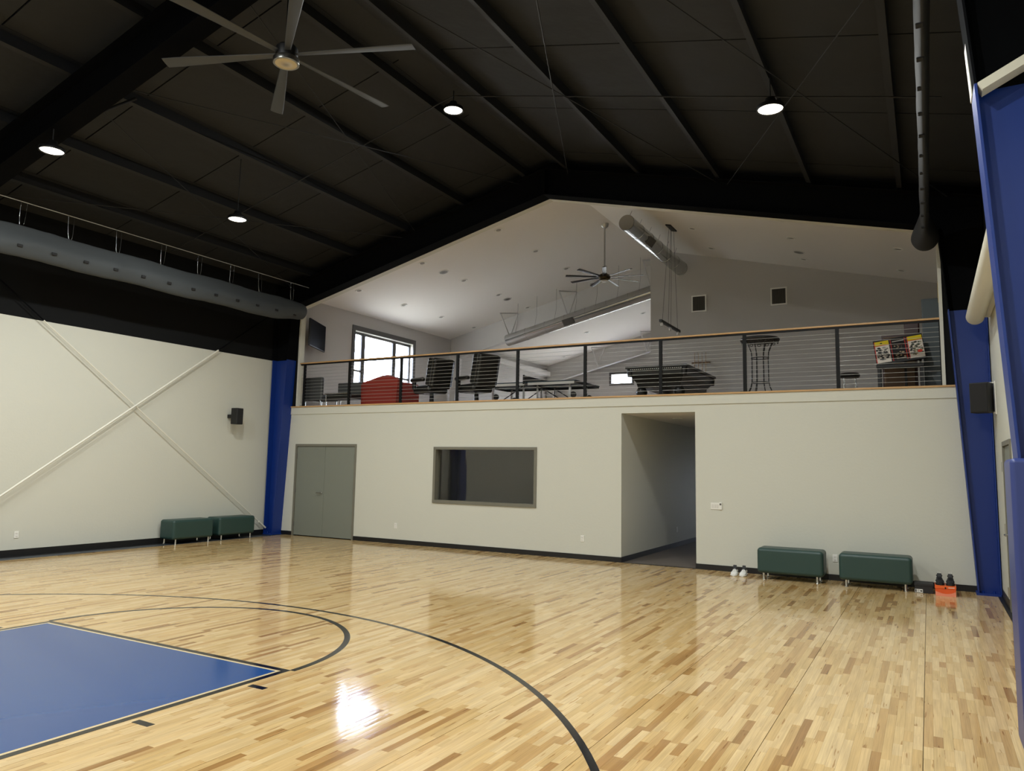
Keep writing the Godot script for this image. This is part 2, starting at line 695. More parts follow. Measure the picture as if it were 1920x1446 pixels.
func build_shell() -> void:
	# side walls of the gym: cream below, black above
	var wl := setting("wall_left", Vector3(X_LEFT, 0, -5.7), "cream wall with black upper part")
	part(wl, "lower_panel", MB.new().span(Vector3(X_LEFT - 0.25, -0.03, Z_END), Vector3(X_LEFT, PAINT, Z_REAR)), M.cream_paint)
	part(wl, "upper_liner", MB.new().span(Vector3(X_LEFT - 0.25, PAINT, Z_END - 0.15), Vector3(X_LEFT, 6.6, Z_REAR)), M.black_wall)
	var wr := setting("wall_right", Vector3(X_RIGHT, 0, -5.7), "cream wall with black upper part")
	part(wr, "lower_panel", wall_mesh("x", X_RIGHT, X_RIGHT + 0.25, Z_END, Z_REAR, -0.03, PAINT, [[-11.84, -10.78, -0.03, 2.21]]), M.cream_paint)
	part(wr, "upper_liner", MB.new().span(Vector3(X_RIGHT, PAINT, Z_END - 0.15), Vector3(X_RIGHT + 0.25, 6.6, Z_REAR)), M.black_wall)
	var wb := setting("wall_rear", Vector3(RIDGE, 0, Z_REAR))
	part(wb, "lower_panel", MB.new().span(Vector3(X_LEFT - 0.25, -0.03, Z_REAR), Vector3(X_RIGHT + 0.25, PAINT, Z_REAR + 0.25)), M.cream_paint)
	part(wb, "upper_liner", MB.new().span(Vector3(X_LEFT - 0.25, PAINT, Z_REAR), Vector3(X_RIGHT + 0.25, 8.6, Z_REAR + 0.25)), M.black_wall)
	baseboard("baseboard_left", Vector3(X_LEFT, 0.0, Z_END + 0.01), Vector3(X_LEFT + 0.012, 0.115, Z_REAR))
	baseboard("baseboard_right", Vector3(X_RIGHT - 0.012, 0.0, -10.78), Vector3(X_RIGHT, 0.115, Z_REAR))
	baseboard("baseboard_right_end", Vector3(X_RIGHT - 0.012, 0.0, Z_END + 0.01), Vector3(X_RIGHT, 0.115, -11.84))
	baseboard("baseboard_rear", Vector3(X_LEFT, 0.0, Z_REAR - 0.012), Vector3(X_RIGHT, 0.115, Z_REAR))
	# grey steel door in the right wall
	var d := setting("door_2", Vector3(X_RIGHT, 0, -11.3), "grey steel door in a grey frame")
	var z0 := -11.84
	var z1 := -10.78
	var fr := MB.new()
	fr.span(Vector3(X_RIGHT - 0.02, 0, z0), Vector3(X_RIGHT + 0.12, 2.21, z0 + 0.06))
	fr.span(Vector3(X_RIGHT - 0.02, 0, z1 - 0.06), Vector3(X_RIGHT + 0.12, 2.21, z1))
	fr.span(Vector3(X_RIGHT - 0.02, 2.15, z0 + 0.06), Vector3(X_RIGHT + 0.12, 2.21, z1 - 0.06))
	part(d, "door_frame", fr, M.frame_grey)
	var leaf := part(d, "leaf", MB.new().span(Vector3(X_RIGHT + 0.005, 0.012, z0 + 0.065), Vector3(X_RIGHT + 0.05, 2.145, z1 - 0.065)), M.door_grey)
	for y in [0.25, 1.07, 1.88]:
		part(leaf, "hinge", MB.new().cyl(Vector3(X_RIGHT - 0.02, y - 0.065, z0 + 0.02), Vector3(X_RIGHT - 0.02, y + 0.065, z0 + 0.02), 0.016), M.satin_steel)
	var hd := MB.new()
	hd.cyl(Vector3(X_RIGHT + 0.01, 1.0, z0 + 0.17), Vector3(X_RIGHT - 0.05, 1.0, z0 + 0.17), 0.014)
	hd.cyl(Vector3(X_RIGHT + 0.006, 1.0, z0 + 0.17), Vector3(X_RIGHT - 0.004, 1.0, z0 + 0.17), 0.034, -1, 16)
	hd.tube([Vector3(X_RIGHT - 0.05, 1.0, z0 + 0.16), Vector3(X_RIGHT - 0.055, 1.0, z0 + 0.24), Vector3(X_RIGHT - 0.05, 0.997, z0 + 0.31)], 0.011, 8)
	part(leaf, "handle", hd, M.chrome, "chrome lever handle")
	part(wr, "backing", MB.new().span(Vector3(X_RIGHT + 0.12, -0.03, z0), Vector3(X_RIGHT + 0.25, 2.21, z1)), M.black_wall)

func build_roof() -> void:
	var ce := setting("ceiling", Vector3(RIDGE, 8.2, -5.7), "black liner panels over black steel purlins")
	# deck over the whole building
	for sgn: int in [-1, 1]:
		var x1 := RIDGE + sgn * 8.1
		var poly := PackedVector2Array([Vector2(RIDGE, 8.26), Vector2(x1, 8.26 - SLOPE * 8.1), Vector2(x1, 8.46 - SLOPE * 8.1), Vector2(RIDGE, 8.46)])
		part(ce, "roof_deck", MB.new().prism(poly, Z_FAR - 0.4, Z_REAR + 0.4), M.black_matte)
	var offs := [0.0, 0.47, 2.01, 3.56, 5.12, 6.50, 7.72]
	var seams := []
	var z := -12.84 - 2.06
	while z < Z_REAR:
		seams.append(z)
		z += 2.06
	seams.append(Z_REAR)
	for sgn: int in [-1, 1]:
		for k in offs.size() - 1:
			var xa: float = RIDGE + sgn * offs[k]
			var xb: float = RIDGE + sgn * offs[k + 1]
			for j in seams.size() - 1:
				var z0: float = maxf(seams[j] + 0.012, Z_END - 0.02)
				var z1: float = minf(seams[j + 1] - 0.012, Z_REAR)
				if z1 - z0 < 0.05:
					continue
				var poly := PackedVector2Array([Vector2(xa, roof(xa, 8.2)), Vector2(xb, roof(xb, 8.2)), Vector2(xb, roof(xb, 8.225)), Vector2(xa, roof(xa, 8.225))])
				part(ce, "ceiling_panel", MB.new().prism(poly, z0, z1), M.black_liner)
			if k > 0:
				# zed purlin: web and two flanges
				var pm := MB.new()
				var b := pitch(xa)
				var ct := Vector3(xa, roof(xa, 8.1), 0)
				var zl := Z_REAR - Z_END - 0.02
				var zc := (Z_REAR + Z_END) * 0.5
				pm.box(ct + Vector3(0, 0, zc), Vector3(0.006, 0.19, zl), b)
				pm.box(ct + b * Vector3(0.035 * sgn, -0.095, 0) + Vector3(0, 0, zc), Vector3(0.075, 0.008, zl), b)
				pm.box(ct + b * Vector3(0.031 * sgn, -0.086, 0) * 1.0 + b * Vector3(0.04 * sgn, 0, 0) + Vector3(0, 0, zc), Vector3(0.006, 0.025, zl), b)
				pm.box(ct + b * Vector3(-0.035 * sgn, 0.095, 0) + Vector3(0, 0, zc), Vector3(0.075, 0.008, zl), b)
				part(ce, "purlin", pm, M.purlin_steel)
	# ridge cover where the panels meet
	part(ce, "ridge_cover", MB.new().prism(PackedVector2Array([Vector2(RIDGE - 0.3, 8.2 - 0.3 * SLOPE - 0.006), Vector2(RIDGE, 8.194), Vector2(RIDGE + 0.3, 8.2 - 0.3 * SLOPE - 0.006), Vector2(RIDGE, 8.21)]), Z_END, Z_REAR), M.black_liner)
	# roof bracing rods between the frames
	var rods := [[-6.2, -3.2], [-3.2, -6.2], [-3.0, 0.42], [0.42, -3.0], [-7.35, -10.05], [-10.05, -7.35], [-10.4, -13.85], [-13.85, -10.4]]
	for k in 4:
		var t := thing("roof_cross_brace", "pair of thin crossed black rods under the " + ["right roof slope beside the ridge", "right roof slope beside the black fabric duct", "left roof slope beside the ridge", "left roof slope above the grey fabric duct"][k], "bracing", Vector3((rods[2 * k][0] + rods[2 * k][1]) * 0.5, 7.0, -9.4), "roof bracing")
		for j in 2:
			var r: Array = rods[2 * k + j]
			var p := Vector3(r[0], roof(r[0], 7.9 - 0.03 * j), -5.72)
			var q := Vector3(r[1], roof(r[1], 7.9 - 0.03 * j), -13.2)
			var rod := part(t, "rod", MB.new().tube([p, q], 0.008, 6), M.purlin_steel)
			part(rod, "end_fitting", MB.new().cyl(p, p.lerp(q, 0.03), 0.016), M.black_steel)
	# conduit that feeds the lamps
	var c := thing("electrical_conduit", "thin dark conduit running down both roof slopes past the lamps", "conduit", Vector3(RIDGE, 7.9, -9.75))
	part(c, "pipe", MB.new().tube([Vector3(-13.9, roof(-13.9, 7.95), -9.82), Vector3(RIDGE, 7.95, -9.8), Vector3(0.3, roof(0.3, 7.95), -9.75)], 0.011, 6), M.purlin_steel)

# ---------------- portal frames
func build_frames() -> void:
	frame(-13.35, "blue and black tapered steel portal frame at the loft opening")
	frame(-5.66, "blue and black tapered steel portal frame over the middle of the court")
	frame(1.9, "blue and black tapered steel portal frame against the rear wall")
	for zz in [-21.0, -28.45]:
		loft_frame(zz, "white painted steel portal frame " + ("crossing the middle of the loft" if zz > -25 else "against the far loft wall"))

func frame(zc: float, label: String) -> void:
	var t := thing("steel_portal_frame", label, "steel frame", Vector3(RIDGE, 0, zc), "steel portal frames")
	var hw := 0.15
	var out := 7.62
	for sgn: int in [-1, 1]:
		var X := func(d: float) -> float: return RIDGE + sgn * d
		# inner edge distances from the ridge at heights 0, paint line, knee
		var i0 := 7.34
		var i1 := 7.34 - 0.0505 * PAINT
		var i2 := 7.02
		var knee := 5.68
		var lower := PackedVector2Array([Vector2(X.call(i0), 0.03), Vector2(X.call(out), 0.03), Vector2(X.call(out), PAINT), Vector2(X.call(i1), PAINT)])
		var col := part(t, "column", MB.new().prism(lower, zc - 0.006, zc + 0.006), M.blue_steel, "blue column foot")
		var fl := MB.new()
		flange(fl, Vector2(X.call(i0), 0.03), Vector2(X.call(i1), PAINT), zc, hw)
		flange(fl, Vector2(X.call(out), 0.03), Vector2(X.call(out), PAINT), zc, hw)
		fl.span(Vector3(X.call(i0 - 0.03), 0.0, zc - hw - 0.02), Vector3(X.call(out), 0.03, zc + hw + 0.02))
		part(col, "flange", fl, M.blue_steel)
		for bx in [i0 + 0.06, out - 0.08]:
			for bz in [-0.09, 0.09]:
				part(col, "anchor_bolt", MB.new().cyl(Vector3(X.call(bx), 0.03, zc + bz), Vector3(X.call(bx), 0.065, zc + bz), 0.016, -1, 6), M.blue_steel)
		var top_e: float = roof(X.call(out), 7.96)
		var upper := PackedVector2Array([Vector2(X.call(i1), PAINT), Vector2(X.call(out), PAINT), Vector2(X.call(out), top_e), Vector2(RIDGE, 7.96), Vector2(RIDGE, 7.40), Vector2(X.call(i2), knee)])
		var raf := part(t, "rafter", MB.new().prism(upper, zc - 0.006, zc + 0.006), M.black_steel, "black rafter")
		fl = MB.new()
		flange(fl, Vector2(X.call(i1), PAINT), Vector2(X.call(i2), knee), zc, hw)
		flange(fl, Vector2(X.call(i2), knee), Vector2(RIDGE, 7.40), zc, hw)
		flange(fl, Vector2(X.call(out), PAINT), Vector2(X.call(out), top_e), zc, hw)
		flange(fl, Vector2(X.call(out), top_e), Vector2(RIDGE, 7.96), zc, hw)
		# splice plates at the ridge, the knee and midway
		fl.span(Vector3(RIDGE, 7.42, zc - hw), Vector3(RIDGE + sgn * 0.018, 7.95, zc + hw))
		part(raf, "flange", fl, M.black_steel)
		for k in 4:
			part(raf, "bolt", MB.new().cyl(Vector3(X.call(0.35), roof(X.call(0.35), 7.5 + 0.12 * k), zc), Vector3(X.call(0.35), roof(X.call(0.35), 7.5 + 0.12 * k), zc + 0.02), 0.012, -1, 6), M.black_steel)
		# flange brace up to a purlin
		if zc > -10:
			var bx: float = X.call(3.4)
			var fb := MB.new()
			fb.tube([Vector3(bx, roof(bx, 7.42), zc - 0.1), Vector3(bx, roof(bx, 7.98), zc - 0.75)], 0.022, 4)
			part(raf, "flange_brace", fb, M.black_matte)
		if sgn > 0 and zc > -10 and zc < 0:
			# cream bar bolted across the head of the column
			part(col, "knee_bar", MB.new().box(Vector3(0.60, 4.40, zc + 0.115), Vector3(0.47, 0.058, 0.12), Basis(Vector3.BACK, 0.46)), M.cream_steel, "cream steel bar")
			part(col, "edge_cover", MB.new().prism(PackedVector2Array([Vector2(0.352, PAINT), Vector2(0.366, PAINT), Vector2(0.318, 5.05), Vector2(0.31, 5.05)]), zc - 0.15, zc - 0.02), M.cream_steel, "cream cover strip")
	if zc > -10:
		for sgn: int in [-1, 1]:
			var i := RIDGE + sgn * 7.25
			var pd := thing("wall_pad", "blue padded cover on the " + ("left" if sgn < 0 else "right") + (" column over the middle of the court" if zc < 0 else " column by the rear wall"), "pad", Vector3(i, 0, zc), "column pads")
			part(pd, "cushion", MB.new().rbox(Vector3(i + sgn * 0.12, 0.99, zc), Vector3(0.36, 1.76, 0.42), 0.03, 2), M.pad_blue)

func flange(mb: MB, a: Vector2, b: Vector2, zc: float, hw: float) -> void:
	var d := (b - a).normalized()
	var nn := Vector2(-d.y, d.x) * 0.008
	mb.prism(PackedVector2Array([a - nn, b - nn, b + nn, a + nn]), zc - hw, zc + hw)

func loft_frame(zc: float, label: String) -> void:
	var t := thing("steel_portal_frame", label, "steel frame", Vector3(RIDGE, LOFT, zc), "steel portal frames")
	var hw := 0.11
	for sgn: int in [-1, 1]:
		if zc > -25 and sgn > 0:
			continue
		var X := func(d: float) -> float: return RIDGE + sgn * d
		var poly := PackedVector2Array([Vector2(X.call(7.5), LOFT), Vector2(X.call(7.3), LOFT), Vector2(X.call(7.1), 5.42), Vector2(RIDGE, 7.22), Vector2(RIDGE, 7.96), Vector2(X.call(7.5), roof(X.call(7.5), 7.96))])
		var raf := part(t, "rafter", MB.new().prism(poly, zc - 0.005, zc + 0.005), M.white_steel)
		var fl := MB.new()
		flange(fl, Vector2(X.call(7.3), LOFT), Vector2(X.call(7.1), 5.42), zc, hw)
		flange(fl, Vector2(X.call(7.1), 5.42), Vector2(RIDGE, 7.22), zc, hw)
		part(raf, "flange", fl, M.white_steel)
		for xx in [5.1, 3.0, 0.3]:
			var x0: float = X.call(xx)
			var y0: float = roof(x0, 7.24)
			var fb := MB.new()
			fb.tube([Vector3(x0, y0, zc + 0.09), Vector3(x0 - 0.02, roof(x0 - 0.02, 7.95), zc + 0.72)], 0.022, 4)
			fb.tube([Vector3(x0, y0, zc + 0.09), Vector3(x0 + 0.3, roof(x0 + 0.3, 7.95), zc + 0.12)], 0.022, 4)
			fb.tube([Vector3(x0 - 0.02, roof(x0 - 0.02, 7.94), zc + 0.72), Vector3(x0 + 0.3, roof(x0 + 0.3, 7.94), zc + 0.12)], 0.016, 4)
			part(raf, "flange_brace", fb, M.white_steel)

func build_end_wall() -> void:
	var wb := setting("wall_back", Vector3(RIDGE, 0, Z_END), "cream wall under the loft")
	var holes := [[-13.72, -11.757, -0.03, 2.228], [-9.535, -6.972, 0.945, 2.172], [-5.144, -3.71, -0.03, 2.83]]
	part(wb, "panel", wall_mesh("z", Z_END - 0.2, Z_END, X_LEFT - 0.25, X_RIGHT + 0.25, -0.03, 3.13, holes), M.cream_paint)
	# fascia that stands a little proud of the wall below, ended at the columns
	var t1 := setting("trim_1", Vector3(RIDGE, 3.0, Z_END), "cream fascia band along the loft edge")
	part(t1, "fascia", MB.new().span(Vector3(-14.0, 2.968, Z_END - 0.05), Vector3(0.56, 3.142, Z_END + 0.02)), M.cream_paint)
	var t2 := setting("trim_2", Vector3(RIDGE, 3.14, Z_END), "oak cap on the loft edge")
	part(t2, "cap", MB.new().rbox(Vector3(-6.72, 3.157, Z_END - 0.09), Vector3(14.52, 0.03, 0.27), 0.006, 1), M.oak)
	var bb := setting("baseboard_back", Vector3(RIDGE, 0, Z_END))
	for s in [[-14.4, -13.722], [-11.755, -5.144], [-3.71, 0.9]]:
		part(bb, "board", MB.new().span(Vector3(s[0], 0.0, Z_END), Vector3(s[1], 0.095, Z_END + 0.012)), M.base_rubber)
	# ---------------- double door
	var d := setting("door_1", Vector3(-12.74, 0, Z_END), "grey double door with a grey frame")
	var fr := MB.new()
	fr.span(Vector3(-13.722, 0, Z_END - 0.12), Vector3(-13.672, 2.23, Z_END + 0.018))
	fr.span(Vector3(-11.807, 0, Z_END - 0.12), Vector3(-11.755, 2.23, Z_END + 0.018))
	fr.span(Vector3(-13.672, 2.172, Z_END - 0.12), Vector3(-11.807, 2.23, Z_END + 0.018))
	part(d, "door_frame", fr, M.frame_grey)
	part(d, "stop", MB.new().span(Vector3(-13.72, 0, Z_END - 0.2), Vector3(-11.757, 2.23, Z_END - 0.1)), M.black_wall)
	for k in 2:
		var x0 := -13.667 if k == 0 else -12.7365
		var x1 := -12.7425 if k == 0 else -11.812
		var leaf := part(d, "leaf", MB.new().rbox(Vector3((x0 + x1) * 0.5, 1.09, Z_END - 0.025), Vector3(x1 - x0, 2.15, 0.045), 0.003, 1), M.door_grey)
		for y in [0.28, 1.1, 1.93]:
			var hx := x0 - 0.002 if k == 0 else x1 + 0.002
			part(leaf, "hinge", MB.new().cyl(Vector3(hx, y - 0.055, Z_END + 0.004), Vector3(hx, y + 0.055, Z_END + 0.004), 0.011, -1, 8), M.window_trim)
		if k == 0:
			var h := MB.new()
			h.cyl(Vector3(-12.81, 1.06, Z_END - 0.003), Vector3(-12.81, 1.06, Z_END + 0.012), 0.035, -1, 18)
			h.cyl(Vector3(-12.81, 1.06, Z_END + 0.01), Vector3(-12.81, 1.06, Z_END + 0.06), 0.013)
			h.tube([Vector3(-12.80, 1.06, Z_END + 0.06), Vector3(-12.86, 1.06, Z_END + 0.065), Vector3(-12.93, 1.056, Z_END + 0.058)], 0.011, 8)
			part(leaf, "handle", h, M.satin_steel, "satin steel lever handle")
	# ---------------- dark viewing window
	var w := setting("window_1", Vector3(-8.25, 0.945, Z_END), "dark viewing window in a grey frame")
	var wf := MB.new()
	var xa := -9.535
	var xb := -6.972
	var fw := 0.058
	wf.span(Vector3(xa, 0.945, Z_END - 0.16), Vector3(xb, 0.945 + fw + 0.01, Z_END + 0.025))
	wf.span(Vector3(xa, 2.172 - fw, Z_END - 0.16), Vector3(xb, 2.172, Z_END + 0.02))
	wf.span(Vector3(xa, 1.01, Z_END - 0.16), Vector3(xa + fw, 2.12, Z_END + 0.02))
	wf.span(Vector3(xb - fw, 1.01, Z_END - 0.16), Vector3(xb, 2.12, Z_END + 0.02))
	part(w, "window_frame", wf, M.frame_grey)
	part(w, "pane", MB.new().span(Vector3(xa + fw, 1.01, Z_END - 0.105), Vector3(xb - fw, 2.115, Z_END - 0.1)), M.pane)
	# the unlit room behind it
	var rm := setting("wall_viewing_room", Vector3(-8.25, 0, -15.6))
	var r := MB.new()
	r.span(Vector3(-11.6, -0.02, -17.7), Vector3(-5.35, 2.8, -17.6))
	r.span(Vector3(-11.7, -0.02, -17.7), Vector3(-11.6, 2.8, Z_END - 0.2))
	r.span(Vector3(-5.35, -0.02, -17.7), Vector3(-5.25, 2.8, Z_END - 0.2))
	part(rm, "plaster", r, M.loft_paint)
	part(rm, "room_ceiling", MB.new().span(Vector3(-11.7, 2.8, -17.7), Vector3(-5.25, 2.9, Z_END - 0.2)), M.loft_paint)
	part(rm, "room_floor", MB.new().span(Vector3(-11.7, -0.03, -17.7), Vector3(-5.25, -0.005, Z_END - 0.2)), M.carpet)
	# ---------------- hallway
	var h := setting("wall_hallway", Vector3(-4.43, 0, -17), "grey hallway walls")
	var hm := MB.new()
	hm.span(Vector3(-5.244, -0.02, Z_FAR), Vector3(-5.144, 2.9, Z_END - 0.2))
	hm.span(Vector3(-3.71, -0.02, Z_FAR), Vector3(-3.61, 2.9, Z_END - 0.2))
	part(h, "plaster", hm, M.cream_paint)
	part(h, "hall_ceiling", MB.new().span(Vector3(-5.144, 2.83, Z_FAR), Vector3(-3.71, 2.93, Z_END - 0.2)), M.loft_ceiling_paint)
	part(h, "hall_floor", MB.new().span(Vector3(-5.144, -0.03, Z_FAR), Vector3(-3.71, 0.001, Z_END - 0.03)), M.carpet)
	part(h, "threshold", MB.new().span(Vector3(-5.144, -0.03, Z_END - 0.03), Vector3(-3.71, 0.006, Z_END + 0.02)), M.base_rubber)
	for s in [[-5.144, -5.132], [-3.722, -3.71]]:
		part(h, "hall_baseboard", MB.new().span(Vector3(s[0], 0.0, Z_FAR), Vector3(s[1], 0.1, Z_END)), M.base_rubber)
	down_light("white recessed downlight in the hallway ceiling", Vector3(-4.54, 2.83, -15.17), Basis(), "hallway downlight")
	# ---------------- outlets and switches
	wall_plate("wall_outlet", "white outlet under the left end of the dark window", "outlet", Vector3(-10.524, 0.396, Z_END), Vector2(0.075, 0.12), 2)
	wall_plate("wall_outlet", "white outlet between the dark window and the hallway", "outlet", Vector3(-5.946, 0.396, Z_END), Vector2(0.075, 0.12), 2)
	wall_plate("wall_outlet", "white outlet half hidden behind the two green benches", "outlet", Vector3(-1.40, 0.36, Z_END), Vector2(0.075, 0.12), 2)
	var sw := wall_plate("light_switch", "white switch plate with a small keypad right of the hallway", "switch", Vector3(-3.36, 1.13, Z_END), Vector2(0.16, 0.12), 3)
	part(sw, "keypad", MB.new().rbox(Vector3(-3.262, 1.135, Z_END + 0.012), Vector3(0.05, 0.13, 0.022), 0.005, 1), M.plastic_white)
	part(sw, "dial", MB.new().cyl(Vector3(-3.262, 1.165, Z_END + 0.02), Vector3(-3.262, 1.165, Z_END + 0.027), 0.017, -1, 14), M.window_trim)
	var lo := thing("wall_outlet", "white outlet low on the long cream wall with crossed rods", "outlet", Vector3(X_LEFT, 0.38, -7.5), "wall outlets")
	part(lo, "plate", MB.new().rbox(Vector3(X_LEFT + 0.005, 0.38, -7.5), Vector3(0.01, 0.125, 0.08), 0.003, 1), M.plastic_white)
	for dy in [-0.025, 0.025]:
		part(lo, "socket", MB.new().rbox(Vector3(X_LEFT + 0.01, 0.38 + dy, -7.5), Vector3(0.008, 0.03, 0.035), 0.002, 1), M.can_inside)
	var ho := thing("wall_outlet", "grey outlet on the shadowed hallway wall", "outlet", Vector3(-5.144, 0.39, -17.1), "wall outlets")
	part(ho, "plate", MB.new().rbox(Vector3(-5.139, 0.39, -17.1), Vector3(0.01, 0.125, 0.08), 0.003, 1), M.plastic_white)

func wall_plate(called: String, label: String, category: String, at: Vector3, size: Vector2, kind: int) -> Node3D:
	var t := thing(called, label, category, at, "wall outlets" if kind == 2 else "")
	part(t, "plate", MB.new().rbox(at + Vector3(0, 0, 0.004), Vector3(size.x, size.y, 0.01), 0.003, 1), M.plastic_white)
	for k in kind:
		if kind == 2:
			part(t, "socket", MB.new().rbox(at + Vector3(0, -0.025 + 0.05 * k, 0.009), Vector3(0.036, 0.03, 0.008), 0.002, 1), M.can_inside)
		else:
			part(t, "rocker", MB.new().rbox(at + Vector3(-0.046 + 0.046 * k, 0, 0.009), Vector3(0.032, 0.066, 0.01), 0.002, 1, Basis(Vector3.RIGHT, 0.06)), M.can_inside)
	return t

# recessed can light: ring, reflector and lens; b turns its y axis square to the ceiling
func down_light(label: String, at: Vector3, b: Basis, group: String) -> Node3D:
	var t := thing("recessed_light", label, "ceiling light", at, group)
	var m := MB.new()
	m.x = Transform3D(b, Vector3.ZERO)
	m.lathe([Vector2(0.062, -0.004), Vector2(0.092, -0.02), Vector2(0.105, -0.006), Vector2(0.105, 0.002)], 24)
	lpart(t, "trim_ring", m, M.plastic_white)
	m = MB.new()
	m.x = Transform3D(b, Vector3.ZERO)
	m.lathe([Vector2(0.0, -0.006), Vector2(0.03, -0.0065), Vector2(0.062, -0.0045)], 24)
	lpart(t, "lens", m, M.speaker_mesh, "unlit lens")
	return t

func build_loft_shell() -> void:
	var x0 := -14.3
	var wl := setting("wall_loft_left", Vector3(x0, LOFT, -21), "grey loft wall with the large window")
	part(wl, "plaster", wall_mesh("x", x0 - 0.4, x0, Z_FAR, Z_END - 0.1, -0.03, 6.7, [[-18.93, -16.12, 3.80, 5.63]]), M.loft_paint)
	var wr := setting("wall_loft_right", Vector3(X_RIGHT, LOFT, -21))
	part(wr, "plaster", MB.new().span(Vector3(X_RIGHT, -0.03, Z_FAR), Vector3(X_RIGHT + 0.3, 6.7, Z_END - 0.1)), M.loft_paint)
	var we := setting("wall_loft_far", Vector3(RIDGE, LOFT, Z_FAR), "grey far loft wall")
	var big := [-13.2, -8.2, 3.35, 4.62]
	var hall := [-5.0, -3.85, 0.1, 2.3]
	var small := [-11.42, -10.52, 5.30, 5.68]
	part(we, "plaster", wall_mesh("z", Z_FAR - 0.3, Z_FAR, X_LEFT - 0.3, X_RIGHT + 0.3, -0.03, 8.4, [big, small, hall]), M.loft_paint)
	# the wall with two vents, and the wall running back from its end
	var wp := setting("wall_loft_partition", Vector3(-3, LOFT, -19.6), "grey loft wall with two air vents")
	var pt := PackedVector2Array([Vector2(-6.61, LOFT), Vector2(X_RIGHT, LOFT), Vector2(X_RIGHT, roof(X_RIGHT, 7.99)), Vector2(-6.61, roof(-6.61, 7.99))])
	part(wp, "plaster", MB.new().prism(pt, -19.75, -19.6), M.loft_paint)
	part(wp, "return", MB.new().span(Vector3(-6.61, LOFT, Z_FAR), Vector3(-6.46, 7.93, -19.75)), M.loft_paint)
	# floor slab and sloped ceiling
	var fl := setting("floor_loft", Vector3(RIDGE, LOFT, -21), "pale vinyl floor of the loft")
	part(fl, "slab", MB.new().span(Vector3(X_LEFT - 0.1, 2.95, Z_FAR), Vector3(X_RIGHT + 0.1, LOFT, Z_END - 0.2)), M.loft_vinyl)
	var ce := setting("ceiling_loft", Vector3(RIDGE, 7.96, -21), "white sloped loft ceiling")
	for sgn: int in [-1, 1]:
		var xx := RIDGE + sgn * 7.8
		part(ce, "slope", MB.new().prism(PackedVector2Array([Vector2(RIDGE, 7.96), Vector2(xx, roof(xx, 7.96)), Vector2(xx, roof(xx, 8.06)), Vector2(RIDGE, 8.06)]), Z_FAR - 0.1, Z_END - 0.1), M.loft_ceiling_paint)
	# closure above the opening, and the lining of the opening
	var he := setting("wall_loft_header", Vector3(RIDGE, 7.4, Z_END))
	for sgn: int in [-1, 1]:
		var xa: float = RIDGE + sgn * 7.0
		var xb: float = RIDGE + sgn * 7.9
		var poly := PackedVector2Array([Vector2(RIDGE, 7.43), Vector2(xa + sgn * 0.052, 7.43 - SLOPE * 7.05), Vector2(xa + sgn * 0.052, 3.16), Vector2(xb, 3.16), Vector2(xb, roof(xb, 8.3)), Vector2(RIDGE, 8.3)])
		part(he, "closure", MB.new().prism(poly, Z_END - 0.12, Z_END - 0.02), M.black_wall)
	var tr := setting("trim_3", Vector3(RIDGE, 3.2, Z_END), "cream lining round the loft opening")
	for sgn: int in [-1, 1]:
		var xa: float = RIDGE + sgn * 7.0
		var head := PackedVector2Array([Vector2(RIDGE, 7.39), Vector2(xa + sgn * 0.02, 7.39 - SLOPE * 7.02), Vector2(xa + sgn * 0.02, 7.43 - SLOPE * 7.02), Vector2(RIDGE, 7.43)])
		part(tr, "head_lining", MB.new().prism(head, Z_END - 0.16, Z_END + 0.0), M.cream_paint)
		part(tr, "jamb_lining", MB.new().span(Vector3(xa, 3.17, Z_END - 0.16), Vector3(xa + sgn * 0.05, 7.42 - SLOPE * 7.0, Z_END - 0.0)), M.cream_paint)
	# eave beam on the left wall beyond the white frame
	var eb := thing("eave_beam", "white boxed beam along the far part of the window wall", "beam", Vector3(-14.2, 5.6, -24.7))
	part(eb, "casing", MB.new().span(Vector3(-14.3, 5.66, -28.3), Vector3(-14.02, 5.86, -21.15)), M.white_steel)
	# ---------------- large window in the left loft wall
	var w := setting("window_2", Vector3(x0, 3.7, -17.5), "large bright three-part window with grey trim")
	var za := -18.93
	var zb := -16.12
	var tm := MB.new()
	tm.span(Vector3(x0 - 0.01, 5.61, za - 0.1), Vector3(x0 + 0.025, 5.75, zb + 0.1))
	tm.span(Vector3(x0 - 0.01, 3.70, za - 0.1), Vector3(x0 + 0.03, 3.82, zb + 0.1))
	tm.span(Vector3(x0 - 0.01, 3.82, zb - 0.02), Vector3(x0 + 0.025, 5.61, zb + 0.1))
	tm.span(Vector3(x0 - 0.01, 3.82, za - 0.1), Vector3(x0 + 0.025, 5.61, za + 0.02))
	part(w, "casing", tm, M.window_trim)
	var rv := MB.new()
	rv.span(Vector3(x0 - 0.3, 3.78, za - 0.01), Vector3(x0, 3.82, zb + 0.01))
	rv.span(Vector3(x0 - 0.3, 5.60, za - 0.01), Vector3(x0, 5.64, zb + 0.01))
	rv.span(Vector3(x0 - 0.3, 3.82, za - 0.01), Vector3(x0, 5.6, za + 0.02))
	rv.span(Vector3(x0 - 0.3, 3.82, zb - 0.02), Vector3(x0, 5.6, zb + 0.01))
	part(w, "reveal", rv, M.plastic_white)
	for s in [[-16.62, -16.14, true], [-18.08, -16.68, false], [-18.91, -18.14, true]]:
		var sa := MB.new()
		var fx := x0 - 0.14
		sa.span(Vector3(fx - 0.03, 3.82, s[0]), Vector3(fx + 0.03, 3.88, s[1]))
		sa.span(Vector3(fx - 0.03, 5.53, s[0]), Vector3(fx + 0.03, 5.60, s[1]))
		sa.span(Vector3(fx - 0.03, 3.88, s[0]), Vector3(fx + 0.03, 5.53, s[0] + 0.05))
		sa.span(Vector3(fx - 0.03, 3.88, s[1] - 0.05), Vector3(fx + 0.03, 5.53, s[1]))
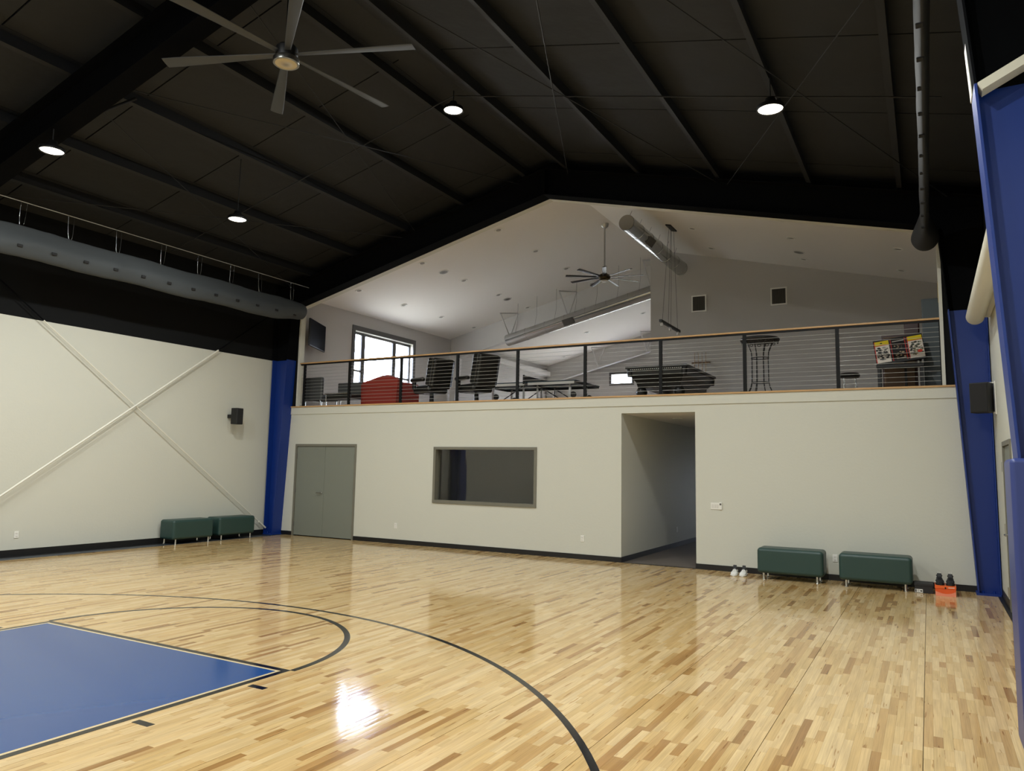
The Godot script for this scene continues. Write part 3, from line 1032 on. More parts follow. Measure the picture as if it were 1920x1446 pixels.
		if s[2]:
			sa.span(Vector3(fx - 0.03, 4.44, s[0]), Vector3(fx + 0.03, 4.49, s[1]))
		var so := part(w, "sash", sa, M.window_trim)
		part(so, "pane", MB.new().span(Vector3(fx - 0.003, 3.88, s[0] + 0.05), Vector3(fx + 0.003, 5.53, s[1] - 0.05)), M.pane)
	for z in [-16.65, -18.11]:
		part(w, "mullion", MB.new().span(Vector3(x0 - 0.18, 3.82, z - 0.03), Vector3(x0 - 0.1, 5.6, z + 0.03)), M.window_trim)
	far_window("window_3", small, "small bright window high in the far loft wall")
	far_window("window_4", big, "wide window in the far loft wall below the railing line")
	far_window("window_5", hall, "glass end of the hallway")
	# ---------------- recessed lights and ceiling speakers
	for p in [[-13.156, -14.94], [-11.09, -14.94], [-8.85, -14.94], [-13.156, -16.89], [-11.09, -16.89], [-8.85, -16.89], [-13.156, -18.8], [-11.09, -18.8], [-8.85, -18.8], [-13.14, -20.7], [-11.11, -20.7], [-8.87, -20.7], [-8.89, -25.5], [-11.11, -25.5], [-13.2, -25.5], [-13.15, -27.8], [-11.1, -27.8], [-4.66, -18.6], [-2.46, -16.86], [-2.45, -18.7], [-0.375, -16.9], [-0.37, -18.74], [-4.66, -16.86]]:
		down_light(down_label(p[0], p[1]), Vector3(p[0], roof(p[0], 7.96), p[1]), pitch(p[0]), "loft downlights")
	for p in [[-11.09, -15.9, "between the left downlights"], [-11.11, -19.38, "left of the loft fan"], [-2.44, -15.49, "close behind the right part of the black rafter"], [-2.47, -18.06, "above the vented wall"]]:
		var t := thing("ceiling_speaker", "round grey ceiling speaker " + p[2], "speaker", Vector3(p[0], roof(p[0], 7.96), p[1]), "loft ceiling speakers")
		var m := MB.new()
		m.x = Transform3D(pitch(p[0]), Vector3.ZERO)
		m.lathe([Vector2(0.11, -0.008), Vector2(0.13, -0.012), Vector2(0.14, -0.004), Vector2(0.14, 0.002)], 24)
		lpart(t, "rim", m, M.can_inside)
		m = MB.new()
		m.x = Transform3D(pitch(p[0]), Vector3.ZERO)
		m.lathe([Vector2(0.0, -0.012), Vector2(0.11, -0.009)], 24)
		lpart(t, "grille", m, M.speaker_mesh)
	# ---------------- vents
	for p in [[-5.25, "left"], [-3.19, "right"]]:
		var t := thing("air_vent", "white framed air vent, the " + p[1] + " one on the grey loft wall", "vent", Vector3(p[0], 6.03, -19.6), "loft wall vents")
		var c := Vector3(p[0], 6.25, -19.59)
		var f := MB.new()
		for s: int in [-1, 1]:
			f.box(c + Vector3(0.185 * s, 0, 0), Vector3(0.035, 0.46, 0.03))
			f.box(c + Vector3(0, 0.213 * s, 0), Vector3(0.335, 0.035, 0.03))
		part(t, "vent_frame", f, M.plastic_white)
		part(t, "backing", MB.new().box(c - Vector3(0, 0, 0.006), Vector3(0.34, 0.4, 0.006)), M.black_matte)
		for k in 12:
			part(t, "slat", MB.new().box(c + Vector3(-0.154 + 0.028 * k, 0, 0.004), Vector3(0.014, 0.39, 0.012), Basis(Vector3.UP, 0.5)), M.vent_slat)

func down_label(x: float, z: float) -> String:
	if x > RIDGE:
		return "unlit downlight on the right loft slope between the fan and the vented wall" if x < -4.0 else "unlit downlight on the right loft slope above the " + ("stool" if x < -1.5 else "tall locker")
	if z < -22.0:
		return "unlit downlight in the far loft ceiling beyond the white rafter"
	return "unlit downlight on the left loft slope, row " + ("closest to the opening" if z > -15.5 else "level with the loft fan" if z > -17.5 else "behind the fan" if z > -19.5 else "just before the white rafter")

func far_window(called: String, r: Array, label: String) -> void:
	var w := setting(called, Vector3((r[0] + r[1]) * 0.5, r[2], Z_FAR), label)
	var c := MB.new()
	c.span(Vector3(r[0] - 0.09, r[3], Z_FAR - 0.02), Vector3(r[1] + 0.09, r[3] + 0.1, Z_FAR + 0.025))
	c.span(Vector3(r[0] - 0.09, r[2] - 0.09, Z_FAR - 0.02), Vector3(r[1] + 0.09, r[2], Z_FAR + 0.025))
	c.span(Vector3(r[0] - 0.09, r[2], Z_FAR - 0.02), Vector3(r[0], r[3], Z_FAR + 0.025))
	c.span(Vector3(r[1], r[2], Z_FAR - 0.02), Vector3(r[1] + 0.09, r[3], Z_FAR + 0.025))
	part(w, "casing", c, M.window_trim)
	part(w, "pane", MB.new().span(Vector3(r[0], r[2], Z_FAR - 0.16), Vector3(r[1], r[3], Z_FAR - 0.154)), M.pane)
	var n := maxi(1, int((r[1] - r[0]) / 1.2))
	for k in range(1, n):
		var x: float = lerpf(r[0], r[1], float(k) / n)
		part(w, "mullion", MB.new().span(Vector3(x - 0.03, r[2], Z_FAR - 0.2), Vector3(x + 0.03, r[3], Z_FAR - 0.12)), M.window_trim)

func build_railing() -> void:
	var zr := Z_END - 0.06
	var t := thing("cable_railing", "black steel railing with oak handrail and thin cables along the loft edge", "railing", Vector3(RIDGE, 3.17, zr))
	part(t, "handrail", MB.new().rbox(Vector3(-6.68, 4.258, zr), Vector3(14.14, 0.032, 0.075), 0.008, 2), M.oak, "oak handrail")
	part(t, "top_channel", MB.new().box(Vector3(-6.68, 4.226, zr), Vector3(14.1, 0.03, 0.045)), M.rail_black)
	var posts := [-13.60, -12.125, -10.564, -9.005, -7.488, -5.94, -4.377, -2.816, -1.274, 0.26]
	for x in posts:
		var p := part(t, "post", MB.new().span(Vector3(x - 0.03, 3.172, zr - 0.02), Vector3(x + 0.03, 4.215, zr + 0.02)), M.rail_black)
		part(p, "foot_plate", MB.new().rbox(Vector3(x, 3.178, zr), Vector3(0.16, 0.012, 0.09), 0.003, 1), M.rail_black)
	for k in 12:
		var y := 3.255 + 0.079 * k
		part(t, "cable", MB.new().tube([Vector3(-13.7, y, zr), Vector3(0.3, y, zr)], 0.0032, 5), M.cable_steel)
	var te := MB.new()
	for k in 12:
		te.cyl(Vector3(0.28, 3.255 + 0.079 * k, zr), Vector3(0.325, 3.255 + 0.079 * k, zr), 0.008, -1, 6)
	part(t, "tensioner", te, M.cable_steel)

func build_lamps() -> void:
	var labels := {0: "lit lamp under the left roof slope between the loft and the grey fabric duct", 1: "lit lamp hanging at the ridge between the big fan and the loft", 2: "lit lamp under the right roof slope in front of the loft", 3: "lit lamp under the left roof slope right beside the middle rafter"}
	for row in 4:
		for k in 3:
			if k == 1 and row == 1:
				continue   # the big fan hangs here
			var at: Vector3 = [Vector3(-10.68, 6.09, -8.81 + 3.25 * row), Vector3(-6.66, 7.62, -9.69 + 3.66 * row), Vector3(-1.57, 6.3, [-9.32, -5.2, -1.9, 1.1][row])][k]
			high_bay(at, labels.get(row * 3 + k, "lit round lamp over the near part of the court, behind the middle rafter"))

func high_bay(at: Vector3, label: String) -> void:
	var t := thing("high_bay_lamp", label, "lamp", at, "gym high-bay lamps")
	lpart(t, "housing", MB.new().lathe([Vector2(0.15, 0.012), Vector2(0.155, 0.0), Vector2(0.17, 0.0), Vector2(0.165, 0.05), Vector2(0.07, 0.10), Vector2(0.06, 0.15), Vector2(0.0, 0.15)], 28), M.black_plastic)
	lpart(t, "lens", MB.new().lathe([Vector2(0.0, -0.004), Vector2(0.12, 0.0), Vector2(0.15, 0.012)], 28), M.lamp_glow, "glowing lens")
	lpart(t, "hook", MB.new().cyl(Vector3(0, 0.15, 0), Vector3(0, (roof(at.x, 8.19 if at.x < -9.0 else 8.0) if absf(at.z + 5.66) > 0.2 else roof(at.x, 7.39)) - at.y - 0.005, 0), 0.008, -1, 8), M.purlin_steel)
	var l := AreaLight3D.new()
	l.name = "light"
	t.add_child(l)
	l.position = Vector3(0, -0.012, 0)
	l.rotation_degrees = Vector3(-90, 0, 0)
	l.area_size = Vector2(0.2, 0.2)
	l.area_range = 40.0
	l.area_attenuation = 2.0
	l.area_normalize_energy = true
	l.light_color = LAMP_COLOR
	l.light_energy = LAMP_ENERGY
	l.shadow_enabled = true

const LAMP_COLOR := Color(0.975, 0.985, 0.97)
const LAMP_ENERGY := 15.4

# blade lying flat, root at r0 and tip at r1 along x, pitched about its length
func blade(r0: float, r1: float, w0: float, w1: float, twist: float) -> MB:
	var mb := MB.new()
	var rings := []
	for k in 9:
		var f := k / 8.0
		var w := lerpf(w0, w1, f) * (1.0 if f < 0.95 else 0.93)
		var ring := []
		for j in 12:
			var a := TAU * j / 12.0
			var p := Vector3(lerpf(r0, r1, f), sin(a) * 0.009, cos(a) * w * 0.5)
			ring.append(Vector3(p.x, p.y * cos(twist) - p.z * sin(twist), p.y * sin(twist) + p.z * cos(twist)))
		rings.append(ring)
	mb.loft(rings)
	return mb

func build_fans_ducts() -> void:
	# ---------------- six-blade fan under the gym ridge
	var at := Vector3(-6.755, 6.67, -6.16)
	var f := thing("ceiling_fan", "large six-blade fan hanging from the black gym ridge", "ceiling fan", at)
	lpart(f, "downrod", MB.new().cyl(Vector3(0, 0.2, 0), Vector3(0, 1.45, 0), 0.025), M.black_steel)
	lpart(f, "motor", MB.new().lathe([Vector2(0.12, 0.07), Vector2(0.135, 0.08), Vector2(0.135, 0.2), Vector2(0.11, 0.23), Vector2(0.0, 0.24)], 28), M.black_plastic)
	lpart(f, "ring", MB.new().lathe([Vector2(0.155, 0.0), Vector2(0.16, 0.005), Vector2(0.16, 0.06), Vector2(0.13, 0.08), Vector2(0.0, 0.08)], 28), M.satin_steel)
	lpart(f, "diffuser", MB.new().lathe([Vector2(0.0, -0.01), Vector2(0.1, -0.007), Vector2(0.15, 0.004)], 28), M.diffuser, "cream light diffuser")
	for k in 6:
		var b := lpart(f, "blade", blade(0.13, 1.63, 0.08, 0.19, 0.16), M.aluminium_grey)
		b.position = Vector3(0, 0.12, 0)
		b.rotation.y = -deg_to_rad(39.0 + 60.0 * k)
	# ---------------- nine-blade fan in the loft
	var ay := 6.55
	var g := thing("ceiling_fan", "dark nine-blade fan on a long rod in the loft", "ceiling fan", Vector3(-6.93, ay, -16.98))
	var top := roof(-6.93, 7.96) - ay
	lpart(g, "canopy", MB.new().lathe([Vector2(0.03, top - 0.11), Vector2(0.09, top - 0.06), Vector2(0.1, top + 0.02)], 20), M.satin_steel)
	lpart(g, "downrod", MB.new().cyl(Vector3(0, 0.1, 0), Vector3(0, top - 0.05, 0), 0.021), M.satin_steel)
	lpart(g, "motor", MB.new().lathe([Vector2(0.02, -0.1), Vector2(0.1, -0.09), Vector2(0.14, -0.05), Vector2(0.155, 0.0), Vector2(0.14, 0.05), Vector2(0.07, 0.09), Vector2(0.03, 0.16)], 24), M.bronze)
	lpart(g, "lamp_bowl", MB.new().lathe([Vector2(0.0, -0.13), Vector2(0.06, -0.12), Vector2(0.1, -0.092)], 20), M.can_inside)
	for k in 9:
		var b := lpart(g, "blade", blade(0.14, 0.98, 0.09, 0.12, 0.22), M.dark_blade)
		b.rotation.y = deg_to_rad(12.0 + 40.0 * k)
	# ---------------- spiral ducts
	duct("silver duct hanging below the right loft slope beside the fan", [Vector3(-5.79, 7.34, -15.5), Vector3(-5.68, 7.22, -19.35)], 0.185)
	duct("long silver duct rising along the white loft rafter", [Vector3(-11.44, 5.73, -20.05), Vector3(-6.73, 6.82, -20.05)], 0.185)
	# ---------------- fabric air ducts hung on cables along both sides of the gym
	fabric_duct(-13.2, "wide grey fabric air duct hung from a cable above the cream wall with crossed rods", true)
	fabric_duct(0.09, "slack black fabric air duct with a round end hung along the right roof slope", false)

func duct(label: String, pts: Array, r: float) -> void:
	var a: Vector3 = pts[0]
	var b: Vector3 = pts[1]
	var d := (b - a).normalized()
	var t := thing("spiral_duct", label, "duct", a.lerp(b, 0.5), "loft ducts")
	var n := int(a.distance_to(b) / 0.62)
	for k in n:
		var p := a.lerp(b, float(k) / n)
		var q := a.lerp(b, float(k + 1) / n)
		part(t, "section", MB.new().cyl(p, q, r, r, 32, false), M.duct_steel)
		part(t, "joint_band", MB.new().cyl(q - d * 0.02, q + d * 0.02, r + 0.006, -1, 32), M.duct_steel)
		# hanger wire up to the ceiling
		var m := p.lerp(q, 0.5)
		var hy := roof(m.x, 7.96)
		part(t, "hanger", MB.new().tube([m + Vector3(-0.14, r * 0.6, 0) if absf(d.z) > 0.5 else m + Vector3(0, r * 0.6, 0.14), Vector3(m.x, minf(hy, m.y + 0.5), m.z), Vector3(m.x, hy, m.z)], 0.004, 4), M.window_trim)
	for e in [[a, -d], [b, d]]:
		part(t, "end_cap", MB.new().cyl(e[0], e[0] + e[1] * 0.025, r - 0.004, -1, 32), M.satin_steel)
	# one grille with slats
	var gm := a.lerp(b, 0.46) if absf(d.z) < 0.5 else a.lerp(b, 0.3)
	var side := Vector3(0, -0.5, 0.866) if absf(d.z) < 0.5 else Vector3(0.8, -0.6, 0)
	var bs := Basis(d, side.cross(d).normalized(), side).orthonormalized()
	var gr := part(t, "grille", MB.new().box(gm + side * (r + 0.005), Vector3(0.36, 0.2, 0.03), bs), M.window_trim)
	for k in 7:
		part(gr, "slat", MB.new().box(gm + side * (r + 0.024) + bs * Vector3(-0.15 + 0.05 * k, 0, 0), Vector3(0.014, 0.18, 0.01), bs), M.vent_slat)

# deflated fabric duct: section widens to a round at its end
func fabric_duct(x: float, label: String, wide: bool) -> void:
	var z0 := -12.98 if not wide else -12.95
	var z1 := -5.9
	var cy := 6.07
	var t := thing("fabric_air_duct", label, "air duct", Vector3(x, 5.1, -9.4), "fabric air ducts")
	var rng := RandomNumberGenerator.new()
	rng.seed = 31 if wide else 47
	var nz := FastNoiseLite.new()
	nz.seed = 9
	nz.frequency = 0.9
	var rings := []
	var n := 80
	var sides := 28
	for k in n + 1:
		var f := float(k) / n
		var z := lerpf(z0, z1, f)
		var e := clampf((z - z0) / 0.9, 0.0, 1.0)
		e = e * e * (3.0 - 2.0 * e)
		var sag := sin(f * 23.0) * 0.012
		var rx := lerpf(0.2, 0.13 if wide else 0.06, e)
		var hy := lerpf(0.2, 0.27 if wide else 0.24, e)
		var cyy := lerpf(5.42, 5.38 if wide else 5.58, e) + sag
		if k == 0:
			rx *= 0.9
			hy *= 0.9
		var ring := []
		for j in sides:
			var a := TAU * j / sides
			# teardrop: narrow on top, round at the bottom
			var s := sin(a)
			var narrow := lerpf(1.0, 0.35 + 0.65 * smoothstep(-1.0, 0.3, -s), e)
			var wob := 1.0 + 0.16 * nz.get_noise_3d(z * 1.1, cos(a), s * 2.0) * e
			ring.append(Vector3(x + cos(a) * rx * narrow * wob, cyy + s * hy * (1.0 + 0.04 * nz.get_noise_2d(z * 2.0, s) * e), z))
		rings.append(ring)
	rings.reverse()
	var fm: Material = M.fabric_duct if wide else M.fabric_duct_dark
	part(t, "sleeve", MB.new().loft(rings, true, true, true), fm)
	# holes in rows along the side
	var hole := -12.6
	var dx := 1.0 if wide else -0.2
	var y0 := 5.28 if wide else 5.46
	while hole < -6.1:
		var px := x + (0.132 if wide else -0.052)
		if not wide:
			px = x + 0.006
		var p := Vector3(px, y0, hole)
		if wide:
			part(t, "vent_hole", MB.new().rbox(p, Vector3(0.02, 0.05, 0.09), 0.009, 1), M.black_matte)
		else:
			part(t, "vent_hole", MB.new().rbox(Vector3(x - 0.02, 5.345, hole), Vector3(0.06, 0.02, 0.07), 0.009, 1), M.black_matte)
		hole += 0.56
	# tension cable and hanging loops
	part(t, "cable", MB.new().tube([Vector3(x, cy, -13.15), Vector3(x, cy, z1)], 0.008, 6), M.cable_steel)
	var z := -12.6
	while z < -6.0:
		var loop := []
		var wv := rng.randf_range(-0.03, 0.03)
		for j in 13:
			var a := PI * j / 12.0
			loop.append(Vector3(x + 0.01 * cos(a * 3.0), cy - sin(a) * (cy - 5.62), z + cos(a) * 0.055 + wv * sin(a)))
		part(t, "hanging_loop", MB.new().tube(loop, 0.0032, 5), M.chrome)
		z += rng.randf_range(0.75, 1.0)

func build_gym_things() -> void:
	# ---------------- crossed rods on the left wall
	var bx := X_LEFT + 0.1
	var xb := thing("wall_cross_brace", "two crossed cream rods bracing the long wall between the columns", "bracing", Vector3(bx, 0, -9.5))
	for k in 2:
		var p := Vector3(bx + 0.05 * k, 0.16, -13.22 if k == 0 else -5.85)
		var q := Vector3(bx + 0.05 * k, 5.62, -5.85 if k == 0 else -13.22)
		var f := (PAINT - p.y) / (q.y - p.y)
		var m := p.lerp(q, f)
		var lr := part(xb, "lower_rod", MB.new().tube([p, m], 0.013 if k == 0 else 0.02, 8), M.white_cable, "cream rod")
		part(xb, "upper_rod", MB.new().tube([m, q], 0.013, 8), M.black_steel, "upper end painted black")
		part(lr, "turnbuckle", MB.new().cyl(p, p.lerp(q, 0.03), 0.024), M.white_cable)
	# ---------------- loudspeakers
	var s := thing("wall_speaker", "small black speaker on the long cream wall above the pair of benches", "speaker", Vector3(X_LEFT, 2.66, -12.1), "wall speakers")
	var sc := Vector3(X_LEFT + 0.26, 2.83, -12.03)
	var sb := Basis(Vector3.UP, deg_to_rad(96))
	part(s, "cabinet", MB.new().rbox(sc, Vector3(0.2, 0.38, 0.19), 0.012, 2, sb), M.black_plastic)
	part(s, "grille", MB.new().rbox(sc + sb * Vector3(0, 0, 0.095), Vector3(0.175, 0.355, 0.02), 0.006, 1, sb), M.grille_cloth)
	part(s, "bracket", MB.new().span(Vector3(X_LEFT, 2.79, -12.03), Vector3(X_LEFT + 0.2, 2.87, -11.97)), M.black_plastic)
	s = thing("wall_speaker", "large black speaker on a bracket beside the blue corner column", "speaker", Vector3(X_RIGHT, 2.65, -12.7), "wall speakers")
	sc = Vector3(0.715, 2.88, -12.66)
	sb = Basis(Vector3.UP, deg_to_rad(-24))
	part(s, "cabinet", MB.new().rbox(sc, Vector3(0.25, 0.44, 0.2), 0.014, 2, sb), M.black_plastic)
	part(s, "grille", MB.new().rbox(sc + sb * Vector3(0, 0, 0.1), Vector3(0.225, 0.415, 0.02), 0.006, 1, sb), M.grille_cloth)
	var br := MB.new()
	br.span(Vector3(X_RIGHT - 0.015, 2.64, -12.75), Vector3(X_RIGHT, 3.12, -12.6))
	br.tube([Vector3(X_RIGHT, 3.1, -12.68), Vector3(0.79, 3.1, -12.66)], 0.01, 6)
	br.tube([Vector3(X_RIGHT, 2.67, -12.68), Vector3(0.79, 2.67, -12.66)], 0.01, 6)
	br.tube([Vector3(0.83, 3.1, -12.66), Vector3(0.83, 2.67, -12.66)], 0.007, 6)
	part(s, "bracket", br, M.plastic_white)
	# ---------------- green benches
	var bench := thing("bench", "dark green bench by the wall, next to the hallway", "bench", Vector3(-2.02, 0, -13.1), "green benches")
	lpart(bench, "seat", MB.new().rbox(Vector3(0, 0.305, 0), Vector3(1.02, 0.41, 0.46), 0.055, 3), M.bench_vinyl)
	for sx: int in [-1, 1]:
		for sz: int in [-1, 1]:
			var leg := MB.new()
			leg.lathe([Vector2(0.03, 0.0), Vector2(0.03, 0.006), Vector2(0.018, 0.01), Vector2(0.018, 0.105)], 14)
			lpart(bench, "leg", leg, M.chrome, "", Vector3(0.41 * sx, 0, 0.185 * sz))
	copy(bench, Vector3(-0.775, 0, -13.08), "dark green bench by the wall, next to the black shoe box")
	copy(bench, Vector3(-14.13, 0, -10.83), "dark green bench below the crossed rods, farther from the blue column", PI / 2)
	copy(bench, Vector3(-14.17, 0, -12.03), "dark green bench below the wall speaker, closer to the blue column", PI / 2)
	# ---------------- shoes and boxes
	sneaker("white sneaker with black lining beside its twin near the hallway", Vector3(-2.945, 0.0, -13.1), deg_to_rad(5), M.sneaker_white, M.sneaker_black, "white sneakers")
	sneaker("white sneaker with black lining beside its twin near the hallway", Vector3(-2.80, 0.0, -13.12), deg_to_rad(2), M.sneaker_white, M.sneaker_black, "white sneakers")
	var bc := Vector3(-0.125, 0, -13.03)
	var bb := thing("shoe_box", "flat black shoe box with a white label", "box", bc, "shoe boxes")
	part(bb, "box_body", MB.new().rbox(bc + Vector3(0, 0.06, 0), Vector3(0.245, 0.12, 0.295), 0.004, 1), M.carton_black)
	part(bb, "lid", MB.new().rbox(bc + Vector3(0, 0.122, 0), Vector3(0.255, 0.04, 0.305), 0.005, 1), M.carton_black)
	var lb := mat("box_label", Color(1, 1, 1), 0.5)
	lb.albedo_texture = label_texture()
	var lm := MB.new().span(bc + Vector3(-0.12, 0.006, 0.147), bc + Vector3(-0.015, 0.056, 0.149))
	for k in lm.uv.size():
		lm.uv[k] = Vector2((lm.v[k].x - bc.x + 0.12) / 0.105, 1.0 - (lm.v[k].y - 0.006) / 0.05)
	part(bb, "label", lm, lb, "white printed label")
	var oc := Vector3(0.153, 0, -12.92)
	var ob := thing("shoe_box", "orange shoe box with white print under the black sneakers", "box", oc, "shoe boxes")
	var om := mat("orange_print", Color(1, 1, 1), 0.45)
	om.albedo_texture = orange_texture()
	var bm := MB.new().span(oc + Vector3(-0.13, 0.0, -0.16), oc + Vector3(0.13, 0.115, 0.16))
	for k in bm.uv.size():
		bm.uv[k] = Vector2((bm.v[k].x - oc.x + 0.13) / 0.26 + (bm.v[k].z - oc.z - 0.16) / 0.26, 0.97 - 0.75 * bm.v[k].y / 0.115)
	part(ob, "box_body", bm, om)
	part(ob, "lid", MB.new().rbox(oc + Vector3(0, 0.128, 0), Vector3(0.272, 0.045, 0.332), 0.004, 1), mat("orange_card", rgb(228, 98, 38), 0.45))
	part(ob, "thumb_hole", MB.new().cyl(oc + Vector3(0, 0.118, 0.162), oc + Vector3(0, 0.118, 0.1675), 0.012, -1, 14), M.black_matte)
	part(ob, "print", MB.new().rbox(oc + Vector3(0.075, 0.125, 0.1658), Vector3(0.08, 0.008, 0.002), 0.0008, 1, Basis(Vector3.BACK, 0.04)), M.plastic_white)
	for k in 2:
		sneaker("black sneaker with white heel loop on the orange box", Vector3(0.083 + 0.138 * k, 0.151, -12.93), deg_to_rad(1 - 3 * k), M.sneaker_black, M.sneaker_white, "black sneakers", true)
	# ---------------- beige roller tube on the right wall
	var rt := thing("roller_tube", "thick beige roller tube mounted high on the right cream wall", "tube", Vector3(0.75, 4.0, -9.4))
	part(rt, "tube", MB.new().cyl(Vector3(0.69, 4.1, -5.85), Vector3(0.69, 4.1, -12.75), 0.12, -1, 28), M.cream_steel)
	part(rt, "end_cap", MB.new().lathe([Vector2(0.0, 0.03), Vector2(0.09, 0.025), Vector2(0.12, 0.0)], 28, Transform3D(Basis(Vector3.RIGHT, -PI / 2), Vector3(0.69, 4.1, -12.75))), M.cream_steel)
	part(rt, "mounting_rail", MB.new().rbox(Vector3(X_RIGHT - 0.045, 4.16, -9.3), Vector3(0.09, 0.17, 6.9), 0.02, 2), M.cream_steel)

func sneaker(label: String, at: Vector3, turn: float, upper_m: Material, inner_m: Material, group: String, small := false) -> void:
	# toe towards +z
	var t := thing("sneaker", label, "shoe", at, group, turn)
	var L := 0.29
	t.scale = Vector3.ONE * (1.12 if small else 1.08)
	var prof := [[-0.5, 0.030, 0.085], [-0.47, 0.036, 0.098], [-0.35, 0.037, 0.10], [-0.2, 0.037, 0.092], [-0.05, 0.040, 0.088], [0.1, 0.046, 0.082], [0.25, 0.050, 0.066], [0.38, 0.046, 0.052], [0.46, 0.034, 0.044], [0.5, 0.015, 0.036]]
	var rings := []
	var soles := []
	for p in prof:
		var ring := []
		var sr := []
		for j in 16:
			var a := TAU * j / 16.0
			var c := cos(a)
			var s := sin(a)
			var top: float = p[2]
			ring.append(Vector3(c * p[1] * (1.0 - 0.35 * maxf(s, 0.0)), 0.022 + (s * 0.5 + 0.5) * (top - 0.022), p[0] * L))
			sr.append(Vector3(signf(c) * pow(absf(c), 0.5) * (p[1] + 0.005), 0.016 + signf(s) * pow(absf(s), 0.5) * 0.014, p[0] * (L + 0.012)))
		rings.append(ring)
		soles.append(sr)
	lpart(t, "sole", MB.new().loft(soles), M.sneaker_white if not small else M.sneaker_black)
	if small:
		for s: int in [-1, 1]:
			lpart(t, "stripe", MB.new().rbox(Vector3(0.043 * s, 0.028, 0.075), Vector3(0.012, 0.014, 0.06), 0.005, 1, Basis(Vector3.UP, -0.35 * s)), M.sneaker_white)
	lpart(t, "upper", MB.new().loft(rings), upper_m)
	# collar, tongue and laces
	var col := []
	for j in 17:
		var a := TAU * j / 16.0
		col.append(Vector3(cos(a) * 0.028, 0.098 + 0.008 * -sin(a), -0.085 + sin(a) * 0.05))
	lpart(t, "collar", MB.new().tube(col, 0.009, 6), M.sneaker_black)
	lpart(t, "lining", MB.new().rbox(Vector3(0, 0.092, -0.085), Vector3(0.05, 0.02, 0.095), 0.009, 1), M.black_matte if upper_m == M.sneaker_black else inner_m)
	lpart(t, "tongue", MB.new().rbox(Vector3(0, 0.105, -0.035), Vector3(0.052, 0.06 if small else 0.10, 0.014), 0.006, 1, Basis(Vector3.RIGHT, -0.4)), M.sneaker_black)
	for k in 4:
		lpart(t, "lace", MB.new().tube([Vector3(-0.026, 0.083 - 0.006 * k, 0.002 + 0.022 * k), Vector3(0, 0.097 - 0.008 * k, 0.004 + 0.022 * k), Vector3(0.026, 0.083 - 0.006 * k, 0.002 + 0.022 * k)], 0.0035, 5), M.sneaker_black if small else M.sneaker_white)
	if small:
		lpart(t, "heel_loop", MB.new().tube([Vector3(-0.012, 0.1, -0.13), Vector3(-0.01, 0.145, -0.135), Vector3(0.01, 0.148, -0.135), Vector3(0.014, 0.1, -0.13)], 0.0035, 5), M.sneaker_white)

func label_texture() -> ImageTexture:
	var im := Image.create(96, 40, false, Image.FORMAT_RGB8)
	im.fill(rgb(222, 222, 218))
	im.fill_rect(Rect2i(4, 4, 18, 32), rgb(60, 60, 60))
	for k in 5:
		im.fill_rect(Rect2i(28, 6 + 6 * k, 30 - 4 * (k % 2), 2), rgb(50, 50, 52))
	im.fill_rect(Rect2i(64, 12, 26, 16), rgb(24, 24, 26))
	return ImageTexture.create_from_image(im)

func orange_texture() -> ImageTexture:
	var w := 256
	var h := 128
	var im := Image.create(w, h, false, Image.FORMAT_RGB8)
	for y in h:
		for x in w:
			var c := rgb(222, 88, 34)
			# white slanting lattice on the lower part, dipping in the middle
			var edge := 66.0 + 30.0 * sin(PI * x / w)
			if y > edge:
				var a := fposmod(x * 0.6 + y * 1.3, 16.0)
				var b := fposmod(x * 0.6 - y * 1.3, 16.0)
				if a < 3.0 or b < 3.0:
					c = rgb(240, 206, 190)
			im.set_pixel(x, y, c)
	return ImageTexture.create_from_image(im)

